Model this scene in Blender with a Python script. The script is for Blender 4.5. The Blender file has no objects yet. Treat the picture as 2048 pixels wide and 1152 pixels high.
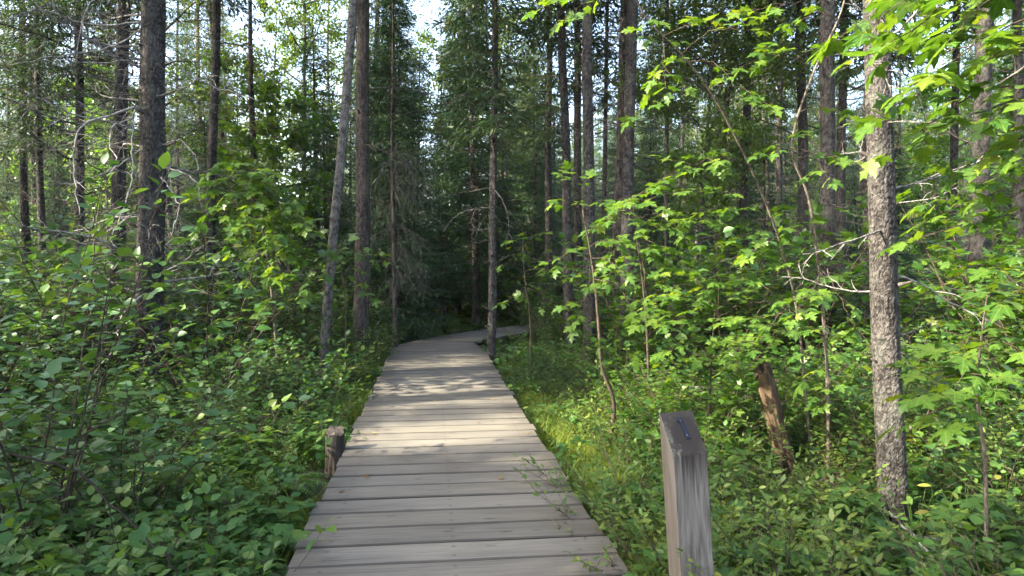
import bpy, math, random
import numpy as np
from mathutils import Matrix, Vector

# ------------------------------------------------------------------ camera, world, sun, exposure
SC = bpy.context.scene
F = 1420.0                      # focal length in pixels of the 2048 wide photograph
CAMZ = 1.385                    # lens height over the boards
PITCH = math.atan((576 - 534) / F)
cam_d = bpy.data.cameras.new('camera')
cam_d.sensor_width = 36.0
cam_d.lens = 36.0 * F / 2048.0
cam_d.clip_start = 0.05
cam_d.clip_end = 600
cam = bpy.data.objects.new('camera', cam_d)
SC.collection.objects.link(cam)
cam.location = (0, 0, CAMZ)
cam.rotation_euler = (math.pi / 2 - PITCH, 0, 0)
SC.camera = cam

SUN_EL = math.radians(33)
SUN_H = np.array([-0.93, -0.37])
SUN_H = SUN_H / np.linalg.norm(SUN_H)
SUN = np.array([SUN_H[0] * math.cos(SUN_EL), SUN_H[1] * math.cos(SUN_EL), math.sin(SUN_EL)])
world = bpy.data.worlds.new('World')
SC.world = world
world.use_nodes = True
wn = world.node_tree
bg = wn.nodes['Background']
sky = wn.nodes.new('ShaderNodeTexSky')
sky.sky_type = 'NISHITA'
sky.sun_disc = False
sky.sun_elevation = SUN_EL
sky.sun_rotation = math.atan2(SUN_H[0], SUN_H[1])
sky.air_density = 1.0
sky.dust_density = 4.5
sky.ozone_density = 1.0
wn.links.new(sky.outputs[0], bg.inputs[0])
bg.inputs[1].default_value = 0.15

sun_d = bpy.data.lights.new('sun', 'SUN')
sun_d.energy = 3.9
sun_d.angle = math.radians(0.6)
sun_d.color = (1.0, 0.89, 0.69)
sun_o = bpy.data.objects.new('sun', sun_d)
SC.collection.objects.link(sun_o)
sun_o.location = (-20, -8, 20)
sun_o.rotation_euler = Vector(SUN).to_track_quat('Z', 'Y').to_euler()

SC.view_settings.view_transform = 'Standard'
SC.view_settings.look = 'None'
SC.view_settings.exposure = 2.95
SC.view_settings.gamma = 1.0
SC.view_settings.use_curve_mapping = False
cy = SC.cycles
cy.max_bounces = 6
cy.diffuse_bounces = 2
cy.glossy_bounces = 2
cy.transmission_bounces = 4
cy.transparent_max_bounces = 4
cy.sample_clamp_indirect = 4.0
cy.caustics_reflective = False
cy.caustics_refractive = False
cy.use_denoising = True

# ------------------------------------------------------------------ helpers
COL = SC.collection
R = np.random.default_rng(7)
random.seed(7)
cp, sp_ = math.cos(PITCH), math.sin(PITCH)

def P(px, py, d):
    """pixel of the photograph at depth d (metres ahead of the camera) -> point"""
    u, v = (px - 1024) / F, (576 - py) / F
    dy = cp + v * sp_
    dz = -sp_ + v * cp
    k = d / dy
    return np.array([u * k, d, CAMZ + dz * k])

def gz(x, y):
    x = np.asarray(x, float); y = np.asarray(y, float)
    return (-0.25 + 0.035 * np.sin(0.7 * x + 1.3) * np.sin(0.5 * y + .4) + 0.025 * np.sin(1.7 * x + 0.6 * y)
            + 0.02 * np.sin(3.1 * y - 2.2 * x) + 0.5 * (1 - np.exp(-(np.maximum(0, np.hypot(x, y) - 22) / 40) ** 2)))

def G(px, d):
    p = P(px, 600, d)
    return np.array([p[0], d, float(gz(p[0], d))])

def nrm(v):
    v = np.asarray(v, float)
    return v / (np.linalg.norm(v, axis=-1, keepdims=True) + 1e-9)

class MB:
    def __init__(s):
        s.v = []; s.t = []; s.c = []; s.n = 0
    def add(s, V, T, c=0.5):
        V = np.asarray(V, np.float32).reshape(-1, 3); T = np.asarray(T, np.int32).reshape(-1, 3)
        s.v.append(V); s.t.append(T + s.n); s.n += len(V)
        s.c.append(np.full(len(V), c, np.float32) if np.isscalar(c) else np.asarray(c, np.float32))
    def mesh(s, name, mat, smooth=True):
        V = np.concatenate(s.v); T = np.concatenate(s.t); Cc = np.concatenate(s.c)
        me = bpy.data.meshes.new(name)
        me.vertices.add(len(V)); me.vertices.foreach_set('co', V.ravel())
        me.loops.add(T.size); me.loops.foreach_set('vertex_index', T.ravel())
        me.polygons.add(len(T)); me.polygons.foreach_set('loop_start', np.arange(0, T.size, 3, dtype=np.int32))
        me.polygons.foreach_set('loop_total', np.full(len(T), 3, np.int32))
        me.polygons.foreach_set('use_smooth', np.full(len(T), smooth))
        a = me.attributes.new('tint', 'FLOAT', 'POINT'); a.data.foreach_set('value', Cc)
        me.update(calc_edges=True)
        if mat: me.materials.append(mat)
        return me

def link(name, me, parent=None, loc=None, mat4=None, kind=None):
    o = bpy.data.objects.new(name, me)
    COL.objects.link(o)
    if parent is not None: o.parent = parent
    if mat4 is not None: o.matrix_basis = mat4
    elif loc is not None: o.location = loc
    if kind: o['kind'] = kind
    return o

def tag(o, label, cat, group=None):
    o['label'] = label; o['category'] = cat
    if group: o['group'] = group
    return o

def thing(name, label, cat, loc=(0, 0, 0), group=None, rotz=0.0):
    o = bpy.data.objects.new(name, None); COL.objects.link(o)
    o.empty_display_size = 0.1
    o.location = [float(k) for k in loc]; o.rotation_euler = (0, 0, rotz)
    return tag(o, label, cat, group)

def tube(mb, pts, rad, sides=5, c=0.5, cap=False):
    pts = np.asarray(pts, float); n = len(pts)
    rad = np.broadcast_to(np.asarray(rad, float), (n,))
    tan = nrm(np.gradient(pts, axis=0))
    ref = np.array([0.13, 0.21, 1.0]) if abs(tan[:, 2]).mean() < 0.8 else np.array([1.0, 0.12, 0.2])
    a = nrm(np.cross(tan, ref)); b = np.cross(tan, a)
    th = np.linspace(0, 2 * math.pi, sides, endpoint=False)
    V = pts[:, None, :] + rad[:, None, None] * (np.cos(th)[None, :, None] * a[:, None, :] + np.sin(th)[None, :, None] * b[:, None, :])
    i = np.arange(n - 1)[:, None] * sides; j = np.arange(sides)[None, :]; j2 = (j + 1) % sides
    q = np.stack([i + j, i + j2, i + sides + j2, i + sides + j], -1).reshape(-1, 4)
    T = np.concatenate([q[:, [0, 1, 2]], q[:, [0, 2, 3]]])
    V = V.reshape(-1, 3)
    if cap:
        V = np.vstack([V, pts[-1]]); k = len(V) - 1; o = (n - 1) * sides
        T = np.vstack([T, np.stack([o + j[0], o + j2[0], np.full(sides, k)], -1)])
    mb.add(V, T, c)

def spline(pts, n):
    pts = np.asarray(pts, float)
    p = np.vstack([2 * pts[0] - pts[1], pts, 2 * pts[-1] - pts[-2]])
    seg = len(pts) - 1
    t = np.linspace(0, seg - 1e-6, n); k = t.astype(int); u = (t - k)[:, None]
    a, b, c, d = p[k], p[k + 1], p[k + 2], p[k + 3]
    return 0.5 * (2 * b + (c - a) * u + (2 * a - 5 * b + 4 * c - d) * u ** 2 + (3 * b - a - 3 * c + d) * u ** 3)

# ------------------------------------------------------------------ materials
def new_mat(name):
    m = bpy.data.materials.new(name); m.use_nodes = True
    nt = m.node_tree
    for n in list(nt.nodes): nt.nodes.remove(n)
    out = nt.nodes.new('ShaderNodeOutputMaterial')
    return m, nt, out

def nd(nt, typ, **kw):
    n = nt.nodes.new(typ)
    for k, v in kw.items(): setattr(n, k, v)
    return n

def math_n(nt, op, a, b=None):
    n = nd(nt, 'ShaderNodeMath', operation=op)
    for i, x in enumerate((a, b)):
        if x is None: continue
        if isinstance(x, (int, float)): n.inputs[i].default_value = x
        else: nt.links.new(x, n.inputs[i])
    return n.outputs[0]

def ramp(nt, fac, stops, interp='LINEAR'):
    r = nd(nt, 'ShaderNodeValToRGB'); cr = r.color_ramp; cr.interpolation = interp
    while len(cr.elements) > 1: cr.elements.remove(cr.elements[-1])
    cr.elements[0].position = stops[0][0]; cr.elements[0].color = (*stops[0][1], 1)
    for p, c in stops[1:]:
        e = cr.elements.new(p); e.color = (*c, 1)
    nt.links.new(fac, r.inputs[0])
    return r.outputs[0]

def mixc(nt, fac, a, b, blend='MIX'):
    n = nd(nt, 'ShaderNodeMix', data_type='RGBA', blend_type=blend)
    for s, x in ((n.inputs[0], fac), (n.inputs[6], a), (n.inputs[7], b)):
        if isinstance(x, (int, float)): s.default_value = x
        elif isinstance(x, tuple): s.default_value = (*x, 1)
        else: nt.links.new(x, s)
    return n.outputs[2]

def leaf_mat(name, stops, trans=0.42, rough=0.42, spec=0.4, tcol=(1.5, 1.35, 0.55)):
    m, nt, out = new_mat(name)
    at = nd(nt, 'ShaderNodeAttribute', attribute_name='tint')
    oi = nd(nt, 'ShaderNodeObjectInfo')
    f = math_n(nt, 'ADD', at.outputs['Fac'], math_n(nt, 'MULTIPLY', oi.outputs['Random'], 0.45))
    f = math_n(nt, 'MULTIPLY', f, 0.69)
    col = ramp(nt, f, stops)
    pb = nd(nt, 'ShaderNodeBsdfPrincipled')
    nt.links.new(col, pb.inputs['Base Color'])
    pb.inputs['Roughness'].default_value = rough
    pb.inputs['Specular IOR Level'].default_value = spec
    tr = nd(nt, 'ShaderNodeBsdfTranslucent')
    nt.links.new(mixc(nt, 1.0, col, tcol, 'MULTIPLY'), tr.inputs[0])
    mx = nd(nt, 'ShaderNodeMixShader'); mx.inputs[0].default_value = trans
    nt.links.new(pb.outputs[0], mx.inputs[1]); nt.links.new(tr.outputs[0], mx.inputs[2])
    nt.links.new(mx.outputs[0], out.inputs[0])
    return m

def bark_mat(name, dark, mid, light, scale=38.0, zs=0.62, bump=0.5, dist=0.006, lichen=None, lam=0.0):
    m, nt, out = new_mat(name)
    tc = nd(nt, 'ShaderNodeTexCoord'); oi = nd(nt, 'ShaderNodeObjectInfo')
    mp = nd(nt, 'ShaderNodeMapping'); mp.inputs['Scale'].default_value = (1, 1, zs)
    nt.links.new(tc.outputs['Object'], mp.inputs[0])
    no = nd(nt, 'ShaderNodeTexNoise'); no.inputs['Scale'].default_value = scale * .7; no.inputs['Detail'].default_value = 5
    nt.links.new(mp.outputs[0], no.inputs['Vector'])
    vo = nd(nt, 'ShaderNodeTexVoronoi', feature='F1'); vo.inputs['Scale'].default_value = scale
    wv = mixc(nt, 0.12, mp.outputs[0], no.outputs['Color'])
    nt.links.new(wv, vo.inputs['Vector'])
    big = nd(nt, 'ShaderNodeTexNoise'); big.inputs['Scale'].default_value = 3.0; big.inputs['Detail'].default_value = 3
    nt.links.new(tc.outputs['Object'], big.inputs['Vector'])
    f = math_n(nt, 'MULTIPLY', vo.outputs['Distance'], 1.3)
    f = math_n(nt, 'SUBTRACT', math_n(nt, 'ADD', no.outputs['Fac'], math_n(nt, 'MULTIPLY', big.outputs['Fac'], .5)), math_n(nt, 'MULTIPLY', f, 0.55))
    at = nd(nt, 'ShaderNodeAttribute', attribute_name='tint')
    f = math_n(nt, 'ADD', f, math_n(nt, 'MULTIPLY', math_n(nt, 'SUBTRACT', at.outputs['Fac'], 0.5), 0.5))
    col = ramp(nt, f, [(0.15, dark), (0.45, mid), (0.8, light)])
    if lichen:
        ln = nd(nt, 'ShaderNodeTexNoise'); ln.inputs['Scale'].default_value = 7; ln.inputs['Detail'].default_value = 6
        nt.links.new(tc.outputs['Object'], ln.inputs['Vector'])
        lf = ramp(nt, ln.outputs['Fac'], [(0.52, (0, 0, 0)), (0.66, (lam, lam, lam))])
        col = mixc(nt, lf, col, lichen)
    pb = nd(nt, 'ShaderNodeBsdfPrincipled'); pb.inputs['Roughness'].default_value = 0.9
    pb.inputs['Specular IOR Level'].default_value = 0.2
    nt.links.new(col, pb.inputs['Base Color'])
    bp = nd(nt, 'ShaderNodeBump'); bp.inputs['Strength'].default_value = bump; bp.inputs['Distance'].default_value = dist
    nt.links.new(f, bp.inputs['Height']); nt.links.new(bp.outputs[0], pb.inputs['Normal'])
    nt.links.new(pb.outputs[0], out.inputs[0])
    return m

def plain_mat(name, col, rough=0.85, var=0.35, scale=20, metal=0.0):
    m, nt, out = new_mat(name)
    tc = nd(nt, 'ShaderNodeTexCoord')
    no = nd(nt, 'ShaderNodeTexNoise'); no.inputs['Scale'].default_value = scale; no.inputs['Detail'].default_value = 4
    nt.links.new(tc.outputs['Object'], no.inputs['Vector'])
    c2 = ramp(nt, no.outputs['Fac'], [(0.3, tuple(k * (1 - var) for k in col)), (0.7, tuple(k * (1 + var) for k in col))])
    pb = nd(nt, 'ShaderNodeBsdfPrincipled'); pb.inputs['Roughness'].default_value = rough; pb.inputs['Metallic'].default_value = metal
    pb.inputs['Specular IOR Level'].default_value = 0.3
    nt.links.new(c2, pb.inputs['Base Color']); nt.links.new(pb.outputs[0], out.inputs[0])
    return m

def ground_mat():
    m, nt, out = new_mat('forest_floor')
    tc = nd(nt, 'ShaderNodeTexCoord')
    n1 = nd(nt, 'ShaderNodeTexNoise'); n1.inputs['Scale'].default_value = 1.3; n1.inputs['Detail'].default_value = 6
    n2 = nd(nt, 'ShaderNodeTexVoronoi'); n2.inputs['Scale'].default_value = 26
    n3 = nd(nt, 'ShaderNodeTexNoise'); n3.inputs['Scale'].default_value = 60; n3.inputs['Detail'].default_value = 4
    for n in (n1, n2, n3): nt.links.new(tc.outputs['Object'], n.inputs['Vector'])
    c = ramp(nt, n2.outputs['Color'], [(0.0, (.018, .013, .008)), (0.5, (.05, .035, .02)), (1.0, (.10, .072, .042))])
    g = ramp(nt, n1.outputs['Fac'], [(0.42, (0, 0, 0)), (0.62, (.8, .8, .8))])
    c = mixc(nt, g, c, (.022, .035, .010))
    pb = nd(nt, 'ShaderNodeBsdfPrincipled'); pb.inputs['Roughness'].default_value = 0.95
    nt.links.new(c, pb.inputs['Base Color'])
    bp = nd(nt, 'ShaderNodeBump'); bp.inputs['Strength'].default_value = 0.8; bp.inputs['Distance'].default_value = 0.03
    nt.links.new(n3.outputs['Fac'], bp.inputs['Height']); nt.links.new(bp.outputs[0], pb.inputs['Normal'])
    nt.links.new(pb.outputs[0], out.inputs[0])
    return m

def plank_mat():
    m, nt, out = new_mat('weathered_plank')
    tc = nd(nt, 'ShaderNodeTexCoord'); oi = nd(nt, 'ShaderNodeObjectInfo')
    sepx = nd(nt, 'ShaderNodeSeparateXYZ'); nt.links.new(tc.outputs['Object'], sepx.inputs[0])
    cmb = nd(nt, 'ShaderNodeCombineXYZ')
    nt.links.new(math_n(nt, 'ADD', sepx.outputs[0], math_n(nt, 'MULTIPLY', oi.outputs['Random'], 71.0)), cmb.inputs[0])
    nt.links.new(math_n(nt, 'ADD', sepx.outputs[1], math_n(nt, 'MULTIPLY', oi.outputs['Random'], 13.0)), cmb.inputs[1])
    nt.links.new(sepx.outputs[2], cmb.inputs[2])
    def noise(sc, scale=1.0, det=5, dis=0.0):
        mp = nd(nt, 'ShaderNodeMapping'); mp.inputs['Scale'].default_value = sc
        nt.links.new(cmb.outputs[0], mp.inputs[0])
        n = nd(nt, 'ShaderNodeTexNoise'); n.inputs['Scale'].default_value = scale; n.inputs['Detail'].default_value = det
        n.inputs['Distortion'].default_value = dis
        nt.links.new(mp.outputs[0], n.inputs['Vector']); return n.outputs['Fac']
    grain = noise((2.2, 70, 20), 1.0, 5, 0.6)
    fine = noise((6, 240, 60), 1.0, 3, 0.3)
    broad = noise((1.6, 6, 6), 1.0, 4, 0.4)
    base = ramp(nt, oi.outputs['Random'], [(0.0, (.112, .104, .088)), (0.2, (.152, .142, .121)), (0.4, (.122, .112, .093)), (0.6, (.160, .150, .128)), (0.8, (.130, .122, .105)), (1.0, (.146, .134, .110))])
    g = ramp(nt, grain, [(0.3, (.60, .60, .60)), (0.5, (.95, .95, .95)), (0.7, (1.12, 1.12, 1.12))])
    c = mixc(nt, 0.8, base, mixc(nt, 1.0, base, g, 'MULTIPLY'))
    c = mixc(nt, 0.55, c, mixc(nt, 1.0, c, ramp(nt, fine, [(0.35, (.72, .71, .70)), (0.6, (1.1, 1.1, 1.1))]), 'MULTIPLY'))
    c = mixc(nt, 0.75, c, mixc(nt, 1.0, c, ramp(nt, broad, [(0.3, (.70, .69, .68)), (0.52, (1, 1, 1)), (0.75, (1.17, 1.15, 1.10))]), 'MULTIPLY'))
    # long drying cracks
    crack = noise((0.9, 46, 10), 1.0, 2, 0.9)
    cr = ramp(nt, crack, [(0.235, (.10, .10, .10)), (0.262, (1, 1, 1))])
    c = mixc(nt, 1.0, c, cr, 'MULTIPLY')
    # knots and nail heads
    mp = nd(nt, 'ShaderNodeMapping'); mp.inputs['Scale'].default_value = (3.2, 8.5, 1); nt.links.new(cmb.outputs[0], mp.inputs[0])
    kv = nd(nt, 'ShaderNodeTexVoronoi'); kv.inputs['Scale'].default_value = 1.0; nt.links.new(mp.outputs[0], kv.inputs['Vector'])
    kn = ramp(nt, kv.outputs['Distance'], [(0.045, (.28, .24, .20)), (0.075, (.75, .72, .68)), (0.10, (.55, .52, .5)), (0.13, (1, 1, 1))])
    c = mixc(nt, 0.8, c, kn, 'MULTIPLY')
    # rusty nail heads over the joists
    ay_ = math_n(nt, 'ABSOLUTE', math_n(nt, 'SUBTRACT', math_n(nt, 'ABSOLUTE', sepx.outputs[1]), 0.055))
    nx = None
    for jx in (-.615, 0.0, .615):
        q = math_n(nt, 'ABSOLUTE', math_n(nt, 'SUBTRACT', sepx.outputs[0], jx))
        nx = q if nx is None else math_n(nt, 'MINIMUM', nx, q)
    nr = math_n(nt, 'SQRT', math_n(nt, 'ADD', math_n(nt, 'MULTIPLY', ay_, ay_), math_n(nt, 'MULTIPLY', nx, nx)))
    c = mixc(nt, ramp(nt, nr, [(.005, (.6, .6, .6)), (.009, (.2, .2, .2)), (.02, (0, 0, 0))]), c, (.022, .018, .016))
    # damp, mossy board ends
    ends = math_n(nt, 'ABSOLUTE', sepx.outputs[0])
    en = math_n(nt, 'ADD', ends, math_n(nt, 'MULTIPLY', math_n(nt, 'SUBTRACT', noise((5, 9, 9), 1.0, 5, 0.5), 0.5), 0.55))
    ef = ramp(nt, en, [(0.50, (0, 0, 0)), (0.80, (.62, .62, .62))])
    c = mixc(nt, ef, c, (.055, .047, .040))
    gm = ramp(nt, noise((3, 5, 5), 1.0, 5), [(0.55, (0, 0, 0)), (0.75, (.35, .35, .35))])
    c = mixc(nt, gm, c, (.10, .105, .075))
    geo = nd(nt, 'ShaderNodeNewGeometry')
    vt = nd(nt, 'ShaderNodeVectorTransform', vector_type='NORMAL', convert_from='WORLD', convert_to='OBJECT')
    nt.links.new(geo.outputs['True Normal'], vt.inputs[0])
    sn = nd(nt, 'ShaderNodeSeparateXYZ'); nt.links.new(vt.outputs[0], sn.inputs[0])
    c = mixc(nt, ramp(nt, math_n(nt, 'ABSOLUTE', sn.outputs[1]), [(.45, (0, 0, 0)), (.8, (.93, .93, .93))]), c, (.018, .016, .014))  # near-black on the board sides: gap shade painted into the colour
    pb = nd(nt, 'ShaderNodeBsdfPrincipled'); pb.inputs['Roughness'].default_value = 0.78
    pb.inputs['Specular IOR Level'].default_value = 0.3
    nt.links.new(c, pb.inputs['Base Color'])
    bp = nd(nt, 'ShaderNodeBump'); bp.inputs['Strength'].default_value = 0.45; bp.inputs['Distance'].default_value = 0.004
    nt.links.new(math_n(nt, 'ADD', grain, math_n(nt, 'MULTIPLY', cr, 0.5)), bp.inputs['Height'])
    nt.links.new(bp.outputs[0], pb.inputs['Normal']); nt.links.new(pb.outputs[0], out.inputs[0])
    return m

def post_mat():
    m, nt, out = new_mat('post_timber')
    tc = nd(nt, 'ShaderNodeTexCoord')
    s = nd(nt, 'ShaderNodeSeparateXYZ'); nt.links.new(tc.outputs['Object'], s.inputs[0])
    def noise(sc, det=5, dis=0.0):
        mp = nd(nt, 'ShaderNodeMapping'); mp.inputs['Scale'].default_value = sc
        nt.links.new(tc.outputs['Object'], mp.inputs[0])
        n = nd(nt, 'ShaderNodeTexNoise'); n.inputs['Scale'].default_value = 1; n.inputs['Detail'].default_value = det; n.inputs['Distortion'].default_value = dis
        nt.links.new(mp.outputs[0], n.inputs['Vector']); return n.outputs['Fac']
    grain = noise((55, 55, 4.5), 5, 0.8)
    fine = noise((160, 160, 7), 3, .2)
    c = ramp(nt, grain, [(0.28, (.050, .047, .043)), (0.5, (.100, .095, .089)), (0.72, (.145, .139, .131))])
    c = mixc(nt, 0.6, c, mixc(nt, 1.0, c, ramp(nt, fine, [(0.35, (.62, .6, .58)), (0.6, (1.1, 1.1, 1.1))]), 'MULTIPLY'))
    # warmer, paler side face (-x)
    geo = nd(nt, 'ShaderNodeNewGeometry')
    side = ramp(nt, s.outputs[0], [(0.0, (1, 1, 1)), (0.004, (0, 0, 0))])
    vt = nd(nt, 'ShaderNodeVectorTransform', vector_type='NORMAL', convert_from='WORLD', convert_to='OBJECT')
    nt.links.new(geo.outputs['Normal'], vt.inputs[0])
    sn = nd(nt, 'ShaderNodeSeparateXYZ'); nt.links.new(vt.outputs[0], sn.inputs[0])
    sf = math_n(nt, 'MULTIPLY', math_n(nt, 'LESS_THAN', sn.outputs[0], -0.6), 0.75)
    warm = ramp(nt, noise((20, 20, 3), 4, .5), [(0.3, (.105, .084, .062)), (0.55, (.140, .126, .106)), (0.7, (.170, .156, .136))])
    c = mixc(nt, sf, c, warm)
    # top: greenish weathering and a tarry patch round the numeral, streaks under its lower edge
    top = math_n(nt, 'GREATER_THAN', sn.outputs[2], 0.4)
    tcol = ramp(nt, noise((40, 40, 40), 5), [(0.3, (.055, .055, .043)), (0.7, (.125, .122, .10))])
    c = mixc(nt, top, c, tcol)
    dx = math_n(nt, 'SUBTRACT', s.outputs[0], 0.018)
    dy = math_n(nt, 'ADD', s.outputs[1], 0.012)
    d2 = math_n(nt, 'SQRT', math_n(nt, 'ADD', math_n(nt, 'MULTIPLY', dx, dx), math_n(nt, 'MULTIPLY', dy, dy)))
    d2 = math_n(nt, 'ADD', d2, math_n(nt, 'MULTIPLY', math_n(nt, 'SUBTRACT', noise((60, 60, 60), 5), .5), .035))
    spot = math_n(nt, 'MULTIPLY', ramp(nt, d2, [(0.052, (.97, .97, .97)), (0.068, (0, 0, 0))]), top)
    c = mixc(nt, spot, c, ramp(nt, noise((110, 110, 110), 3), [(.4, (.011, .010, .008)), (.62, (.020, .017, .014)), (.78, (.08, .07, .058))]))
    frontf = math_n(nt, 'LESS_THAN', sn.outputs[1], -0.6)
    drop = math_n(nt, 'ADD', s.outputs[2], 0.0)
    streak = math_n(nt, 'ADD', math_n(nt, 'MULTIPLY', noise((70, 70, 1.5), 4, .3), 0.6), math_n(nt, 'MULTIPLY', math_n(nt, 'SUBTRACT', drop, 0.926), 1.1))
    streak = math_n(nt, 'SUBTRACT', streak, math_n(nt, 'MULTIPLY', math_n(nt, 'ABSOLUTE', math_n(nt, 'SUBTRACT', s.outputs[0], 0.01)), 2.2))
    stf = math_n(nt, 'MULTIPLY', ramp(nt, streak, [(0.10, (0, 0, 0)), (0.24, (.9, .9, .9))]), frontf)
    c = mixc(nt, stf, c, (.016, .014, .014))
    pb = nd(nt, 'ShaderNodeBsdfPrincipled'); pb.inputs['Roughness'].default_value = 0.85
    pb.inputs['Specular IOR Level'].default_value = 0.25
    nt.links.new(c, pb.inputs['Base Color'])
    bp = nd(nt, 'ShaderNodeBump'); bp.inputs['Strength'].default_value = 0.4; bp.inputs['Distance'].default_value = 0.003
    nt.links.new(grain, bp.inputs['Height']); nt.links.new(bp.outputs[0], pb.inputs['Normal'])
    nt.links.new(pb.outputs[0], out.inputs[0])
    return m

M = {}
M['ground'] = ground_mat()
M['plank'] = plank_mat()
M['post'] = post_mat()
M['joist'] = plain_mat('joist_timber', (.09, .075, .06))
M['spruce'] = bark_mat('spruce_bark', (.013, .012, .0115), (.046, .042, .040), (.098, .091, .086), 46, .6, 1.0, .012, (.11, .12, .10), .35)
M['spruce_far'] = bark_mat('spruce_bark_far', (.016, .014, .013), (.055, .047, .043), (.105, .094, .085), 22, .4, .6, .02)
M['birch'] = bark_mat('smooth_grey_bark', (.03, .027, .025), (.085, .078, .072), (.145, .135, .126), 30, .8, .6, .006, (.15, .16, .14), .5)
M['fir_bark'] = bark_mat('ridged_bark', (.017, .014, .013), (.068, .058, .051), (.115, .10, .088), 60, .18, 1.0, .010)
M['deadwood'] = bark_mat('dead_branch_bark', (.045, .042, .04), (.15, .143, .137), (.29, .28, .27), 30, .5, .3, .003)
M['darkwood'] = bark_mat('dark_twig_bark', (.03, .026, .023), (.075, .065, .058), (.13, .118, .105), 30, .5, .3, .003)
M['twigs'] = bark_mat('grey_twig_bark', (.03, .028, .026), (.085, .08, .075), (.16, .152, .145), 30, .5, .3, .003)
M['lichen'] = plain_mat('hanging_lichen', (.075, .088, .070), .95, .4, 8)
M['stem'] = bark_mat('shrub_stem_bark', (.028, .02, .016), (.062, .046, .036), (.10, .08, .065), 60, .5, .2, .002)
M['stem_pale'] = bark_mat('maple_stem_bark', (.05, .04, .032), (.13, .108, .09), (.20, .18, .155), 60, .4, .3, .002)
M['stem_red'] = bark_mat('reddish_bark', (.009, .007, .006), (.019, .014, .012), (.030, .023, .020), 60, .5, .3, .002)
M['rotten'] = bark_mat('rotten_wood', (.022, .016, .010), (.085, .058, .036), (.17, .122, .08), 30, .15, .9, .008)
M['stump'] = bark_mat('stump_bark', (.012, .010, .008), (.040, .033, .027), (.085, .073, .060), 30, .15, .9, .008)
M['cutwood'] = bark_mat('cut_wood', (.03, .026, .022), (.065, .056, .046), (.11, .096, .08), 40, 1, .4, .003)
M['metal'] = plain_mat('painted_numeral', (.005, .008, .020), .5, .3, 60, .0)
M['screw'] = plain_mat('screw_steel', (.10, .12, .17), .4, .1, 60, .7)
# foliage
M['maple'] = leaf_mat('maple_leaf', [(0, (.026, .085, .014)), (.45, (.055, .130, .018)), (.8, (.095, .170, .020)), (1, (.17, .20, .022))], .50, .42, .45, (1.6, 1.42, .36))
M['dogwood'] = leaf_mat('dogwood_leaf', [(0, (.034, .092, .027)), (.5, (.052, .126, .032)), (.9, (.095, .165, .030)), (1, (.20, .19, .03))], .34, .40, .6, (1.5, 1.4, .5))
M['hazel'] = leaf_mat('hazel_leaf', [(0, (.036, .096, .024)), (.5, (.058, .135, .028)), (1, (.115, .175, .028))], .42, .46, .40, (1.5, 1.4, .4))
M['berry'] = leaf_mat('blueberry_leaf', [(0, (.044, .098, .022)), (.5, (.078, .138, .026)), (.9, (.135, .175, .032)), (1, (.18, .16, .03))], .38, .46, .40, (1.5, 1.35, .4))
M['herb'] = leaf_mat('herb_leaf', [(0, (.032, .088, .022)), (.5, (.054, .122, .026)), (1, (.10, .160, .028))], .4, .46, .40, (1.5, 1.4, .45))
M['fern'] = leaf_mat('fern_frond', [(0, (.04, .095, .018)), (1, (.085, .15, .025))], .4, .5, .3)
M['grass'] = leaf_mat('grass_blade', [(0, (.075, .135, .012)), (1, (.17, .21, .03))], .35, .5, .3)
M['needle'] = leaf_mat('spruce_needle', [(0, (.016, .036, .017)), (.5, (.028, .058, .022)), (1, (.055, .090, .028))], .32, .5, .35, (1.5, 1.4, .5))
M['needle_fir'] = leaf_mat('fir_needle', [(0, (.018, .048, .022)), (.5, (.028, .070, .028)), (1, (.05, .10, .03))], .25, .5, .35, (1.4, 1.4, .5))
M['needle_olive'] = leaf_mat('larch_needle', [(0, (.05, .07, .018)), (.5, (.085, .105, .022)), (1, (.14, .145, .03))], .4, .5, .3)
M['aspen'] = leaf_mat('aspen_leaf', [(0, (.045, .095, .018)), (.5, (.075, .135, .024)), (1, (.13, .185, .03))], .48, .45, .4, (1.6, 1.45, .45))

# ------------------------------------------------------------------ ground
def build_ground():
    def axis(lo, hi, near0, near1, fine, grow):
        a = list(np.arange(near0, near1, fine))
        s = fine
        while a[-1] < hi: s *= grow; a.append(a[-1] + s)
        s = fine; b = [near0]
        while b[-1] > lo: s *= grow; b.append(b[-1] - s)
        return np.array(b[::-1][:-1] + a)
    xs = axis(-300, 300, -12, 12, .25, 1.25); ys = axis(-120, 450, -2, 24, .25, 1.25)
    X, Y = np.meshgrid(xs, ys)
    V = np.stack([X, Y, gz(X, Y) + 0.012 * np.sin(9 * X + 3 * Y) * np.sin(7 * Y)], -1).reshape(-1, 3)
    nx, ny = len(xs), len(ys)
    i = (np.arange(ny - 1)[:, None] * nx + np.arange(nx - 1)[None, :]).ravel()
    T = np.concatenate([np.stack([i, i + 1, i + nx + 1], -1), np.stack([i, i + nx + 1, i + nx], -1)])
    mb = MB(); mb.add(V, T)
    o = link('ground', mb.mesh('ground', M['ground']), kind='structure')
    return o
build_ground()

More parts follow.
